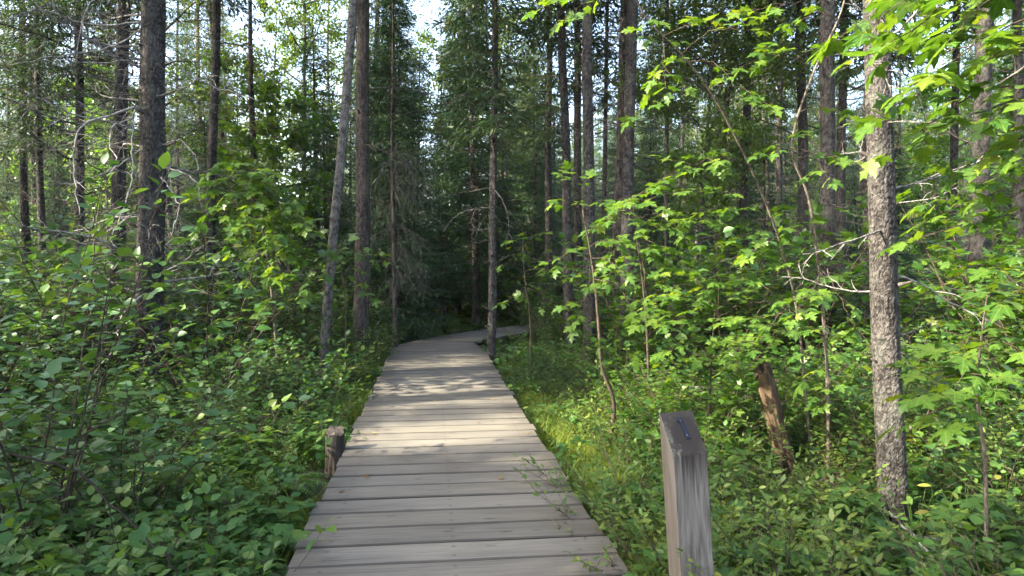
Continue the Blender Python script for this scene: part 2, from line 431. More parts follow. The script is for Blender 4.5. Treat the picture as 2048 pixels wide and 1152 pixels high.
# ------------------------------------------------------------------ boardwalk
HW = 0.772
def ctrA(y): return np.array([-0.255 - 0.1135 * (y - 3.18), y])
HD = nrm(np.array([-0.1135, 1.0])); PR = np.array([HD[1], -HD[0]])   # heading, to the right
pairs = []                       # (left point, right point) at each plank boundary
y = -2.4
while y < 12.15:
    c = ctrA(y); pairs.append((c - PR * HW, c + PR * HW)); y += 0.2395 * HD[1]
Lk = spline([pairs[-1][0], (-1.93, 12.95), (-1.45, 14.2), (-.62, 15.7), (.35, 17.1), (1.5, 18.4), (2.9, 19.5), (4.5, 20.3)], 400)
Rk = spline([pairs[-1][1], (-.69, 13.0), (-.52, 13.45), (.28, 14.95), (1.15, 16.1), (2.2, 17.2), (3.4, 18.2), (4.9, 19.0)], 400)
arc = np.concatenate([[0], np.cumsum(np.linalg.norm(np.diff(Lk, axis=0), axis=1))])
for s in np.arange(0.235, 7.0, 0.235):
    k = np.searchsorted(arc, s); pairs.append((Lk[k], Rk[k]))
deck = thing('boardwalk', 'weathered grey plank boardwalk winding into the forest', 'boardwalk', (pairs[0][0][0] + HW, pairs[0][0][1], -0.05))
dl = np.array(deck.location)
LE = np.array([p[0] for p in pairs]); RE = np.array([p[1] for p in pairs])
CE = (LE + RE) / 2
for k in range(len(pairs) - 1):
    (l0, r0), (l1, r1) = pairs[k], pairs[k + 1]
    c = (l0 + r0 + l1 + r1) / 4
    ax = nrm(r0 + r1 - l0 - l1); ay = np.array([-ax[1], ax[0]])
    gap = R.uniform(0.0085, 0.0125)
    e = [R.uniform(-.02, .02), R.uniform(-.02, .02)]
    q = []
    for p, sx, sy in ((l0, -1, -1), (r0, 1, -1), (r1, 1, 1), (l1, -1, 1)):
        d = p - c
        q.append((d @ ax + (e[0] if sx < 0 else e[1]), d @ ay - sy * gap))
    q = np.array(q)
    # bevelled board, subdivided along its length so that the edges waver a little
    n = 7; t = np.linspace(0, 1, n)
    lo = q[0][None] * (1 - t)[:, None] + q[1][None] * t[:, None]
    hi = q[3][None] * (1 - t)[:, None] + q[2][None] * t[:, None]
    lo[:, 1] += R.normal(0, .0016, n); hi[:, 1] += R.normal(0, .0016, n)
    b = 0.007; top = R.uniform(-.0025, .0025, 1)[0]; th = 0.04
    cup = R.uniform(-.002, .002)
    prof = []
    for f_, z in ((0, -th), (0, -b), (b, 0), (.5, cup), (1 - b, 0), (1, -b), (1, -th)):
        if f_ == b: pt = lo + [0, b]
        elif f_ == 1 - b: pt = hi - [0, b]
        else: pt = lo + (hi - lo) * f_
        prof.append(np.column_stack([pt, np.full(n, z + top)]))
    V = np.stack(prof, 1)                                   # n x 7 x 3
    m_ = V.shape[1]
    i = (np.arange(n - 1)[:, None] * m_ + np.arange(m_ - 1)[None]).ravel()
    T = np.concatenate([np.stack([i, i + m_, i + m_ + 1], -1), np.stack([i, i + m_ + 1, i + 1], -1)])
    ends = []
    for base, s in ((0, 1), ((n - 1) * m_, -1)):
        for j in range(1, m_ - 1): ends.append((base, base + (j if s > 0 else j + 1), base + (j + 1 if s > 0 else j)))
    bot = []
    for a_ in range(n - 1):
        p0, p1, p2, p3 = a_ * m_, a_ * m_ + m_ - 1, (a_ + 1) * m_ + m_ - 1, (a_ + 1) * m_
        bot += [(p0, p1, p2), (p0, p2, p3)]
    mb = MB(); mb.add(V.reshape(-1, 3), np.vstack([T, ends, bot]))
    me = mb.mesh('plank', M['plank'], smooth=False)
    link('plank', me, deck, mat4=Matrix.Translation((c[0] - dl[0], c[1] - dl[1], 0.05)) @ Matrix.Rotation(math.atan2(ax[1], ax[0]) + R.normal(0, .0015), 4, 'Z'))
for f_ in (0.10, 0.5, 0.90):
    line = LE + (RE - LE) * f_
    mb = MB()
    dirs = nrm(np.gradient(line, axis=0)); pr = np.column_stack([dirs[:, 1], -dirs[:, 0]]) * 0.022
    z0, z1 = -0.13, 0.007
    a = np.column_stack([line - pr - dl[:2], np.full(len(line), z1)]); b_ = np.column_stack([line + pr - dl[:2], np.full(len(line), z1)])
    a2 = a.copy(); a2[:, 2] = z0; b2 = b_.copy(); b2[:, 2] = z0
    V = np.stack([a, b_, b2, a2], 1); n = len(line)
    i = np.arange(n - 1)[:, None] * 4; j = np.arange(4)[None]; j2 = (j + 1) % 4
    qd = np.stack([i + j, i + j2, i + 4 + j2, i + 4 + j], -1).reshape(-1, 4)
    mb.add(V.reshape(-1, 3), np.concatenate([qd[:, [0, 1, 2]], qd[:, [0, 2, 3]]]))
    link('joist', mb.mesh('joist', M['joist'], smooth=False), deck)

DENSE = np.concatenate([CE[:-1] + (CE[1:] - CE[:-1]) * t for t in (0, .33, .66)])
def deck_dist(x, y):
    return float(np.sqrt(((DENSE - np.array([x, y])) ** 2).sum(1)).min()) - HW

# ------------------------------------------------------------------ leaf shapes: (side, along, normal)
def t_ovate(w=.32, droop=.16, fold=.10):
    t = np.array([0, .22, .48, .76, 1.0]); ww = np.array([0, .80, 1.0, .62, 0]) * w
    V = []
    for k in range(5): V.append((0, t[k], -droop * t[k] ** 2))
    for s in (-1, 1):
        for k in (1, 2, 3): V.append((s * ww[k], t[k] + .02, -droop * t[k] ** 2 + fold * ww[k] * 2))
    T = []
    for o, fl in ((5, 0), (8, 1)):
        a = [(0, 1, o), (1, 2, o + 1), (1, o + 1, o), (2, 3, o + 2), (2, o + 2, o + 1), (3, 4, o + 2)]
        T += [x if fl == 0 else x[::-1] for x in a]
    return np.array(V), np.array(T)
def t_small(w=.3, droop=.12):
    V = [(0, 0, 0), (-w, .5, .07), (0, .5, -droop * .3), (w, .5, .07), (0, 1, -droop)]
    return np.array(V), np.array([(0, 2, 1), (0, 3, 2), (1, 2, 4), (2, 3, 4)])
def t_maple(droop=.22, fold=.12, asym=0.0):
    half = [(.12, -.10), (.38, -.03), (.30, .12), (.46, .24), (.63, .50), (.44, .47), (.33, .53), (.19, .47), (.22, .64), (.30, .74), (.14, .78)]
    pts = [(0, 0)] + half + [(0, 1.02)] + [(-x, y) for x, y in half[::-1]]
    V = [(0, .34, .0)]
    for x, y in pts:
        r2 = x * x + (y - .25) ** 2
        V.append((x * (1 + asym * (1 if x > 0 else -1)), y, -droop * r2 + fold * abs(x) * .5 - .03 * ((abs(x) > .4) + (y > .9))))
    n = len(pts)
    return np.array(V), np.array([(0, 1 + k, 1 + (k + 1) % n) for k in range(n)])
def t_needle(w=.17):
    V = [(0, 0, 0), (-w, .42, .03), (0, 1, -.05), (w, .42, .03)]
    return np.array(V), np.array([(0, 3, 1), (1, 3, 2)])
T_OV, T_OV2, T_SM, T_MP, T_ND = t_ovate(), t_ovate(.36, .05, .14), t_small(), t_maple(), t_needle()
T_LONG = t_ovate(.21, .14, .08)

def scatter(mb, tmpl, pos, ax, up, size, tint):
    V0, T0 = tmpl
    pos = np.asarray(pos, float); n = len(pos)
    if n == 0: return
    ax = nrm(ax); side = nrm(np.cross(ax, up)); up = np.cross(side, ax)
    size = np.broadcast_to(np.asarray(size, float), (n,))[:, None, None]
    V = pos[:, None, :] + size * (V0[None, :, 0, None] * side[:, None] + V0[None, :, 1, None] * ax[:, None] + V0[None, :, 2, None] * up[:, None])
    T = T0[None] + (np.arange(n) * len(V0))[:, None, None]
    mb.add(V.reshape(-1, 3), T.reshape(-1, 3), np.repeat(np.asarray(tint, np.float32), len(V0)))

class Leaves:
    """leaf positions, directions, up vectors and sizes, before they become a mesh or single objects"""
    def __init__(s): s.p = []; s.a = []; s.u = []; s.s = []
    def put(s, p, a, u, sz): s.p.append(p); s.a.append(a); s.u.append(u); s.s.append(sz)
    def arrays(s): return np.array(s.p), nrm(np.array(s.a)), np.array(s.u), np.array(s.s)

def leaf_objects(root, lv, meshes, r, names='leaf', limit=300):
    p, a, u, sz = lv.arrays()
    side = nrm(np.cross(a, u)); up = np.cross(side, a)
    for k in range(min(limit, len(p))):
        m4 = Matrix(((side[k, 0] * sz[k], a[k, 0] * sz[k], up[k, 0] * sz[k], p[k, 0]), (side[k, 1] * sz[k], a[k, 1] * sz[k], up[k, 1] * sz[k], p[k, 1]),
                     (side[k, 2] * sz[k], a[k, 2] * sz[k], up[k, 2] * sz[k], p[k, 2]), (0, 0, 0, 1)))
        link(names, meshes[int(r.integers(len(meshes)))], root, mat4=m4)
    return len(p) - limit

def leaf_variants(fn, mat, args, tints):
    out = []
    for a, t in zip(args, tints):
        V, T = fn(*a); mb = MB(); mb.add(V, T, t); out.append(mb.mesh('leaf', mat))
    return out
def veined(m):
    m = m.copy(); m.name = 'maple_leaf_veined'; nt = m.node_tree
    pb = next(n for n in nt.nodes if n.type == 'BSDF_PRINCIPLED'); tr = next(n for n in nt.nodes if n.type == 'BSDF_TRANSLUCENT')
    tc = nd(nt, 'ShaderNodeTexCoord'); sx = nd(nt, 'ShaderNodeSeparateXYZ'); nt.links.new(tc.outputs['Object'], sx.inputs[0])
    ax_ = math_n(nt, 'ABSOLUTE', sx.outputs[0]); v = ax_
    for a in (41, 78):
        a = math.radians(a)
        v = math_n(nt, 'MINIMUM', v, math_n(nt, 'ABSOLUTE', math_n(nt, 'SUBTRACT', math_n(nt, 'MULTIPLY', ax_, math.cos(a)), math_n(nt, 'MULTIPLY', sx.outputs[1], math.sin(a)))))
    vf = ramp(nt, v, [(.008, (.45, .45, .45)), (.03, (0, 0, 0))])
    no = nd(nt, 'ShaderNodeTexNoise'); no.inputs['Scale'].default_value = 5; no.inputs['Detail'].default_value = 4
    oi = next(n for n in nt.nodes if n.type == 'OBJECT_INFO')
    va = nd(nt, 'ShaderNodeVectorMath', operation='ADD'); nt.links.new(tc.outputs['Object'], va.inputs[0])
    cx = nd(nt, 'ShaderNodeCombineXYZ'); nt.links.new(math_n(nt, 'MULTIPLY', oi.outputs['Random'], 40.0), cx.inputs[2]); nt.links.new(cx.outputs[0], va.inputs[1]); nt.links.new(va.outputs[0], no.inputs['Vector'])
    bl = ramp(nt, no.outputs['Fac'], [(.25, (.55, .52, .5)), (.45, (1, 1, 1)), (.72, (1.18, 1.12, 1))])
    spot = ramp(nt, no.outputs['Fac'], [(.74, (0, 0, 0)), (.78, (.8, .8, .8))])
    for sock in (pb.inputs['Base Color'], tr.inputs[0]):
        src = sock.links[0].from_socket
        c = mixc(nt, 1.0, src, bl, 'MULTIPLY'); c = mixc(nt, vf, c, (.20, .24, .06)); c = mixc(nt, spot, c, (.09, .05, .02))
        nt.links.new(c, sock)
    return m
M['maple_hero'] = veined(M['maple'])
MAPLE_LEAVES = leaf_variants(t_maple, M['maple_hero'], [(.22, .12, .04), (.40, .06, -.08), (.10, .26, .10), (.30, .1, 0), (.55, -.12, .05), (.18, .4, -.12), (.05, .05, .15)], (.15, .4, .6, .85, .3, .7, .5))
HAZEL_LEAVES = leaf_variants(t_ovate, M['hazel'], [(.36, .2, .1), (.33, .08, .14), (.38, .28, .06)], (.3, .55, .8))
DOG_LEAVES = leaf_variants(t_ovate, M['dogwood'], [(.32, .18, .1), (.30, .06, .12), (.34, .26, .06)], (.25, .5, .75))

# ------------------------------------------------------------------ labels told by the nearest thing one can find
MARKS = [('the marker post', .7, 2.83), ('the cut stump', *G(669, 5.35)[:2]), ('the thick twiggy spruce', *G(298, 8.3)[:2]), ('the leaning grey birch', *G(643, 9.1)[:2]),
         ('the stout ridged trunk', *G(719, 11.2)[:2]), ('the slim bend spruce', *G(980, 11.2)[:2]), ('the pale-barked spruce', *G(1180, 10.4)[:2]), ('the crooked sapling', *G(1213, 6.1)[:2]),
         ('the stoutest bend spruce', *G(1253, 10.9)[:2]), ('the leaning broken trunk', *G(1580, 5.6)[:2]), ('the large flaky spruce', *G(1797, 4.2)[:2]), ('the broad tangled spruce', *G(1656, 9.6)[:2]),
         ('the thick trunk behind maple boughs', *G(1944, 9.5)[:2]), ('the slim twig-hemmed spruce', *G(222, 11.0)[:2]), ('the thin twin spruces', *G(70, 17)[:2]), ('the spruce above the sunlit maple', *G(418, 13)[:2]),
         ('the fallen reddish branch', *G(230, 3.0)[:2]), ('the sunlit maple bush', *G(560, 8.2)[:2]), ('the lone thin trunk', *G(1330, 15)[:2])]
SEEN_LABELS = {}
def near_mark(x, y, far=False):
    if far:
        k = min(range(len(MARKS)), key=lambda i: abs(MARKS[i][1] / max(MARKS[i][2], 1) - x / max(y, 1)))
        return 'far behind' if y - MARKS[k][2] > 18 else 'behind', MARKS[k][0]
    k = min(range(len(MARKS)), key=lambda i: (MARKS[i][1] - x) ** 2 + (MARKS[i][2] - y) ** 2)
    n, a, b = MARKS[k]; d = math.hypot(a - x, b - y)
    rel = 'right beside' if d < .55 else ('in front of' if b - y > .6 * d else ('behind' if y - b > .6 * d else 'beside'))
    if d > 2.2 and rel == 'behind': rel = 'well behind'
    return rel, n
def auto_label(desc, x, y, scale, rng, far=False):
    lo, hi = rng; q = (scale - lo) / (hi - lo + 1e-6)
    sz = 'small' if q < .33 else ('mid-sized' if q < .67 else 'large')
    rel, n = near_mark(x, y, far)
    t = f'{sz} {desc} {rel} {n}'
    return t, f'{desc}s {rel} {n}'.replace('bushs', 'bushes')

# ------------------------------------------------------------------ shrubs
def leafy_twig(mb, lv, p0, d0, length, r, gap, size, rad=.003, rise=.25, pair=False, droop=0.0):
    """a twig from p0 in direction d0 with leaves held flat on either side"""
    n = max(3, int(length / .05))
    pts = [np.array(p0, float)]; d = nrm(d0)
    for k in range(n):
        d = nrm(d + r.normal(0, .10, 3) + np.array([0, 0, rise * .12 - droop * .1]))
        pts.append(pts[-1] + d * length / n)
    pts = np.array(pts)
    tube(mb, pts, np.linspace(rad, rad * .4, len(pts)), 4)
    s = gap * .8; k = 0
    seg = length / n
    while s < length:
        i = min(int(s / seg), n - 1); p = pts[i] + (pts[i + 1] - pts[i]) * (s / seg - i)
        t = nrm(pts[i + 1] - pts[i])
        h = nrm(np.cross(t, [0, 0, 1.0]) + 1e-6)
        for sg in ((1, -1) if pair else ((1,) if k % 2 else (-1,))):
            a = nrm(h * sg * r.uniform(.6, 1.1) + t * r.uniform(.35, .8) + np.array([0, 0, r.uniform(-.30, .12)]))
            u = nrm(np.array([0, 0, 1.0]) + r.normal(0, .36, 3))
            pet = size * r.uniform(.12, .3)
            lv.put(p + a * pet, a, u, size * r.uniform(.45, 1.2) * (1 - .25 * s / length))
        s += gap * r.uniform(.8, 1.25); k += 1
    t = nrm(pts[-1] - pts[-2])
    lv.put(pts[-1], nrm(t + [0, 0, -.15]), nrm(np.array([0, 0, 1.0]) + r.normal(0, .25, 3)), size * r.uniform(.7, 1.0))

def shrub(seed, H, nst, spread, size, gap, stem_r=.006, tw=(.18, .5), tstep=.13, low=.18, pair=False, mat=None, upright=.5):
    r = np.random.default_rng(seed); mb = MB(); lv = Leaves()
    for k in range(nst):
        az = 2 * math.pi * (k + r.uniform(-.35, .35)) / nst
        tilt = r.uniform(.08, .42) * spread
        h = H * r.uniform(.62, 1.0)
        d = nrm(np.array([math.cos(az) * tilt, math.sin(az) * tilt, 1.0]))
        pts = [np.array([math.cos(az) * .03, math.sin(az) * .03, -.03]) * (1 + nst / 8)]
        n = 10; L = h * 1.08
        for j in range(n):
            d = nrm(d + r.normal(0, .07, 3) + np.array([math.cos(az), math.sin(az), 0]) * .035 * spread)
            pts.append(pts[-1] + d * L / n)
        pts = np.array(pts)
        tube(mb, pts, np.linspace(stem_r, stem_r * .35, n + 1), 5)
        s = low * L
        while s < L * .97:
            i = min(int(s / L * n), n - 1); p = pts[i] + (pts[i + 1] - pts[i]) * (s / L * n - i)
            b = r.uniform(0, 2 * math.pi)
            dd = np.array([math.cos(b), math.sin(b), upright * r.uniform(.3, 1.3)])
            ln = r.uniform(*tw) * (1.15 - .55 * s / L)
            leafy_twig(mb, lv, p, dd, ln, r, gap, size, stem_r * .45, pair=pair)
            s += tstep * r.uniform(.6, 1.4)
        leafy_twig(mb, lv, pts[-1], d, r.uniform(.1, .2), r, gap * .7, size, stem_r * .35, pair=pair)
    return mb, lv

def shrub_meshes(tmpl, lmat, smat, r, *a, **k):
    mb, lv = shrub(*a, **k)
    p, ax, u, s = lv.arrays()
    fm = MB(); scatter(fm, tmpl, p, ax, u, s, r.uniform(0, 1, len(p)))
    return mb.mesh('stems', smat), fm.mesh('foliage', lmat), len(p)

r0 = np.random.default_rng(3)
VAR = {}
VAR['dogwood'] = [shrub_meshes(t_ovate(.35, .2, .12), M['dogwood'], M['stem'], r0, 100 + k, 1.5, 9, 1.15, .108, .062, .007, (.2, .5), .115, .12) for k in range(4)]
VAR['hazel'] = [shrub_meshes(T_OV2, M['hazel'], M['stem'], r0, 120 + k, .75, 8, 1.3, .092, .062, .005, (.12, .3), .095, .15) for k in range(3)]
VAR['berry'] = [shrub_meshes(T_LONG, M['berry'], M['stem'], r0, 140 + k, .55, 14, 1.5, .048, .025, .0035, (.08, .22), .05, .12, upright=1.2) for k in range(4)]
VAR['maple'] = [shrub_meshes(T_MP, M['maple'], M['stem'], r0, 160 + k, 2.0, 7, 1.0, .108, .085, .009, (.25, .65), .17, .12, pair=True) for k in range(4)]
VAR['thicket'] = [shrub_meshes(T_SM, M['herb'], M['stem'], r0, 180 + k, 1.2, 10, 1.2, .072, .042, .006, (.15, .4), .095, .10) for k in range(3)]

def fern_meshes(seed):
    r = np.random.default_rng(seed); mb = MB(); fm = MB()
    for k in range(11):
        az = 2 * math.pi * k / 11 + r.uniform(-.2, .2); L = r.uniform(.5, .78)
        n = 16; t = np.linspace(0, 1, n)
        rad = L * .85 * t; z = L * (.95 * t - .75 * t ** 2.3) * r.uniform(.8, 1.1)
        pts = np.column_stack([rad * math.cos(az), rad * math.sin(az), z])
        tube(mb, pts, np.linspace(.004, .001, n), 4)
        p, a, u, s = [], [], [], []
        h = np.array([-math.sin(az), math.cos(az), 0])
        for q in np.linspace(.16, 1, 30):
            i = min(int(q * (n - 1)), n - 2); pp = pts[i] + (pts[i + 1] - pts[i]) * (q * (n - 1) - i)
            tg = nrm(pts[i + 1] - pts[i]); nn = nrm(np.cross(h, tg)) * -1
            if nn[2] < 0: nn = -nn
            w = .17 * math.sin(math.pi * min(1, .25 + .75 * q) ** .8) + .012
            for sg in (1, -1):
                p.append(pp); a.append(h * sg + tg * .35 - nn * .1); u.append(nn); s.append(w * r.uniform(.85, 1.1))
        V0, T0 = t_small(.13, .1)
        scatter(fm, (V0, T0), np.array(p), np.array(a), np.array(u), np.array(s), np.full(len(p), r.uniform(0, 1)))
    return mb.mesh('stems', M['stem']), fm.mesh('foliage', M['fern']), 0
VAR['fern'] = [fern_meshes(200 + k) for k in range(3)]

def place_shrub(kind, x, y, scale, label, cat, group, name, r, zs=1.0):
    sm, fm, n = VAR[kind][int(r.integers(len(VAR[kind])))]
    root = thing(name, label, cat, (x, y, float(gz(x, y)) - .01), group, r.uniform(0, 6.28))
    root.scale = (scale, scale, scale * zs)
    link('stems', sm, root, kind='stuff'); link('foliage', fm, root, kind='stuff')
    return root

# ------------------------------------------------------------------ conifers and other trees
def trunk_mesh(mat, H, r0, rt, sides, fine, zfine, cell, relief, seed, wob=.02, flare=.3):
    r = np.random.default_rng(seed)
    zs = list(np.arange(-.15, zfine, fine)); s = fine
    while zs[-1] < H: s = min(s * 1.3, .5); zs.append(min(H, zs[-1] + s))
    z = np.array(zs); n = len(z)
    rad = r0 + (rt - r0) * np.clip(z / H, 0, 1) ** .9
    rad = rad * (1 + flare * np.exp(-np.maximum(z, 0) / (1.3 * r0)))
    th = np.linspace(0, 2 * math.pi, sides, endpoint=False)
    # overlapping bark scales: nearest of jittered cells, raised at one rim
    U = np.broadcast_to(th[None] * r0, (n, sides)) / cell
    W = np.broadcast_to(z[:, None], (n, sides)) / (cell * 1.5)
    nu = max(3, round(2 * math.pi * r0 / cell)); U = U * nu / (2 * math.pi * r0 / cell)
    nw = int(W.max()) + 4
    jit = r.uniform(.1, .9, (nw + 4, nu, 2)); hh = r.uniform(0, 1, (nw + 4, nu))
    best = np.full((n, sides), 9.0); second = best.copy(); hb = np.zeros((n, sides)); lift = hb.copy()
    iu = np.floor(U).astype(int); iw = np.floor(W).astype(int)
    for a in (-1, 0, 1):
        for b in (-1, 0, 1):
            cu = (iu + a) % nu; cw = np.clip(iw + b + 1, 0, nw + 3)
            du = iu + a + jit[cw, cu, 0] - U; dw = iw + b + jit[cw, cu, 1] - W
            d = np.hypot(du, dw)
            m_ = d < best
            second = np.where(m_, best, np.minimum(second, d)); hb = np.where(m_, hh[cw, cu], hb); lift = np.where(m_, dw, lift)
            best = np.where(m_, d, best)
    edge = np.clip((second - best) * 3.0, 0, 1)
    disp = relief * (edge * (.35 + .65 * hb) + .35 * lift * edge)
    lump = relief * .8 * np.sin(3 * th[None] + 2.1 * np.sin(z[:, None] * 1.7 + seed)) + relief * .6 * np.sin(5 * th[None] + z[:, None] * 2.3)
    fade = np.where(z < zfine, 1, .0)[:, None]
    RR = rad[:, None] + (disp + lump) * fade
    cx = wob * np.sin(z * .55 + seed) + wob * .4 * np.sin(z * 1.5 + 2 * seed); cyy = wob * np.cos(z * .47 + seed * 1.3)
    cx -= cx[0]; cyy -= cyy[0]
    V = np.stack([cx[:, None] + RR * np.cos(th), cyy[:, None] + RR * np.sin(th), np.broadcast_to(z[:, None], (n, sides))], -1)
    i = np.arange(n - 1)[:, None] * sides; j = np.arange(sides)[None]; j2 = (j + 1) % sides
    q = np.stack([i + j, i + j2, i + sides + j2, i + sides + j], -1).reshape(-1, 4)
    mb = MB(); mb.add(V.reshape(-1, 3), np.concatenate([q[:, [0, 1, 2]], q[:, [0, 2, 3]]]), (.25 + .5 * hb * edge + .25 * edge).ravel())
    return mb.mesh('trunk', mat)

def dead_branch(seed, twigs=7, sag=.35, mat='deadwood', rad=.011):
    """unit-length bare branch along +x"""
    r = np.random.default_rng(seed); mb = MB()
    n = 12; d = np.array([1, 0, .12]); pts = [np.zeros(3)]
    for k in range(n):
        d = nrm(d + r.normal(0, .11, 3) + np.array([0, 0, -sag * .18 + (.10 if k > 7 else 0)]))
        pts.append(pts[-1] + d / n)
    pts = np.array(pts); tube(mb, pts, np.linspace(rad, rad * .28, n + 1), 5, r.uniform(.3, .8), True)
    for k in range(twigs):
        i = int(r.integers(2, n)); L = r.uniform(.12, .42) * (1.1 - i / n * .6)
        d = nrm(np.array([.7, r.choice([-1, 1]) * r.uniform(.4, 1.0), r.uniform(-.7, .25)])); q = [pts[i]]
        for j in range(6):
            d = nrm(d + r.normal(0, .2, 3) + np.array([0, 0, -sag * .2])); q.append(q[-1] + d * L / 6)
        q = np.array(q); tube(mb, q, np.linspace(rad * .45, rad * .16, 7), 4, r.uniform(.3, .9))
        for j in range(int(r.integers(0, 3))):
            e = nrm(q[4] - q[2] + r.normal(0, .05, 3)); a = q[int(r.integers(2, 6))]
            w = np.array([a, a + e * L * .15 + r.normal(0, .01, 3), a + e * L * .3 + r.normal(0, .02, 3)])
            tube(mb, w, [rad * .25, rad * .2, rad * .12], 3, .6)
    return mb.mesh('branch', M[mat])
BRANCH = [dead_branch(300 + k, 6 + k % 5, [.2, .5, .9, .35][k % 4]) for k in range(8)]
BRANCH_DARK = [dead_branch(330 + k, 5 + k % 5, [.2, .5, .8, .35][k % 4], 'darkwood') for k in range(6)]

def branchwork(seed, H, zlo, zhi, nb, r_at, L=(.5, 1.6), mat='darkwood', rad=.010):
    r = np.random.default_rng(seed); mb = MB()
    for k in range(nb):
        z = r.uniform(zlo, zhi); az = r.uniform(0, 6.28); ln = r.uniform(*L)
        d = np.array([math.cos(az), math.sin(az), r.uniform(-.25, .2)]); pts = [np.array([math.cos(az) * r_at(z) * .7, math.sin(az) * r_at(z) * .7, z])]
        for j in range(7):
            d = nrm(d + r.normal(0, .12, 3) + [0, 0, -.05]); pts.append(pts[-1] + d * ln / 7)
        pts = np.array(pts); tube(mb, pts, np.linspace(rad, rad * .3, 8), 4, r.uniform(.2, .8))
        for q in range(int(r.integers(2, 6))):
            i = int(r.integers(2, 7)); e = nrm(d + r.normal(0, .7, 3)); L2 = r.uniform(.15, .45) * ln
            w = np.array([pts[i], pts[i] + e * L2 * .5 + r.normal(0, .03, 3), pts[i] + e * L2 + r.normal(0, .05, 3) + [0, 0, -.1 * L2]])
            tube(mb, w, [rad * .45, rad * .3, rad * .15], 3, r.uniform(.3, .8))
    return mb.mesh('branchwork', M[mat])

def conifer_crown(seed, H, zb, Rmax, mat, whorl=.32, nbr=5, dens=1.0, sag=.25, tuft=.10, width=.2, narrow=1.0):
    r = np.random.default_rng(seed); fm = MB(); bm = MB()
    p, a, u, s, tn = [], [], [], [], []
    z = zb
    while z < H - .1:
        q = (z - zb) / (H - zb)
        Rz = Rmax * ((1 - q) ** .85) * (.55 + .45 * min(1, q * 5)) + .10
        for k in range(nbr + int(r.integers(-1, 2))):
            az = r.uniform(0, 6.28); L = Rz * r.uniform(.55, 1.12)
            if r.random() < .08: continue
            d = np.array([math.cos(az), math.sin(az), .35 * q + r.uniform(-.15, .15) - sag * .4])
            n = max(4, int(L / .16)); pts = [np.array([0, 0, z + r.uniform(-.12, .12)])]
            for j in range(n):
                d = nrm(d + r.normal(0, .05, 3) + np.array([0, 0, (-sag * .10 if j < n * .6 else .06)])); pts.append(pts[-1] + d * L / n)
            pts = np.array(pts); tube(bm, pts, np.linspace(.004 + .006 * L, .003, n + 1), 4, .4)
            tint = np.clip(.35 + .25 * r.normal() + .2 * q, 0, 1)
            h = np.array([-math.sin(az), math.cos(az), 0])
            sx = .18 * L
            while sx < L:
                i = min(int(sx / L * n), n - 1); b = pts[i] + (pts[i + 1] - pts[i]) * (sx / L * n - i); t = nrm(pts[i + 1] - pts[i])
                for sg in (1, -1):
                    tl = (.34 * (L - sx) + .12) * r.uniform(.55, 1.15)
                    dd = nrm(h * sg * .85 + t * .6 + np.array([0, 0, r.uniform(-.45, .1) - sag * .5]))
                    m_ = max(2, int(tl / (tuft * .42) * dens))
                    tt = np.linspace(.1, 1, m_)[:, None]
                    bp_ = b + dd * tl * tt + np.array([0, 0, -1]) * (.25 * sag * tl * tt ** 2)
                    aa = dd[None] + r.normal(0, .42, (m_, 3)); uu = np.array([0, 0, 1.0])[None] + r.normal(0, .5, (m_, 3))
                    p.append(bp_); a.append(aa); u.append(uu); s.append(tuft * r.uniform(.65, 1.25, m_)); tn.append(np.clip(tint + r.normal(0, .15, m_), 0, 1))
                sx += tuft * .95 / dens * r.uniform(.8, 1.3)
        z += whorl * r.uniform(.7, 1.3) * (1 - .45 * q)
    m_ = 14; p.append(np.column_stack([np.zeros(m_), np.zeros(m_), np.linspace(H - .5, H, m_)])); a.append(r.normal(0, .6, (m_, 3)) + [0, 0, 1]); u.append(r.normal(0, 1, (m_, 3))); s.append(np.full(m_, tuft)); tn.append(np.full(m_, .5))
    scatter(fm, t_needle(width), np.vstack(p), np.vstack(a), np.vstack(u), np.concatenate(s), np.concatenate(tn))
    return fm.mesh('crown', mat), bm.mesh('limbs', M['darkwood'])

def broad_crown(seed, H, zb, Rmax, mat, nlimb=26, leaf=.085, dens=1.0, tmpl=None):
    r = np.random.default_rng(seed); fm = MB(); bm = MB(); p, a, u, s, tn = [], [], [], [], []
    for k in range(nlimb):
        z = zb + (H - zb) * (k / nlimb) * .93; q = (z - zb) / (H - zb)
        az = k * 2.4 + r.uniform(-.5, .5); L = Rmax * (math.sin(math.pi * min(.97, .22 + .75 * q)) * .9 + .12) * r.uniform(.6, 1.1)
        d = np.array([math.cos(az), math.sin(az), r.uniform(.3, .8)]); n = 7; pts = [np.array([0, 0, z])]
        for j in range(n):
            d = nrm(d + r.normal(0, .12, 3) + np.array([0, 0, -.03])); pts.append(pts[-1] + d * L / n)
        pts = np.array(pts); tube(bm, pts, np.linspace(.03 * (1 - q) + .008, .004, n + 1), 4, .5)
        for j in range(int(5 * dens) + 4):
            i = int(r.integers(2, n + 1)); dd = nrm(d + r.normal(0, .8, 3)); tl = L * r.uniform(.2, .45)
            e = pts[i] + dd * tl; tube(bm, np.array([pts[i], pts[i] + dd * tl * .5 + r.normal(0, .03, 3), e]), [.007, .004, .002], 3, .5)
            m_ = int(22 * dens); tt = r.uniform(.15, 1.05, m_)[:, None]
            p.append(pts[i] + dd * tl * tt + r.normal(0, .11, (m_, 3)) * (.6 + .5 * tl)); a.append(r.normal(0, 1, (m_, 3)) + [0, 0, -.35]); u.append(r.normal(0, .5, (m_, 3)) + [0, 0, 1])
            s.append(leaf * r.uniform(.6, 1.15, m_)); tn.append(np.clip(r.normal(.45, .2) + r.normal(0, .15, m_), 0, 1))
    scatter(fm, tmpl or t_small(.42, .1), np.vstack(p), np.vstack(a), np.vstack(u), np.concatenate(s), np.concatenate(tn))
    return fm.mesh('crown', mat), bm.mesh('limbs', M['darkwood'])

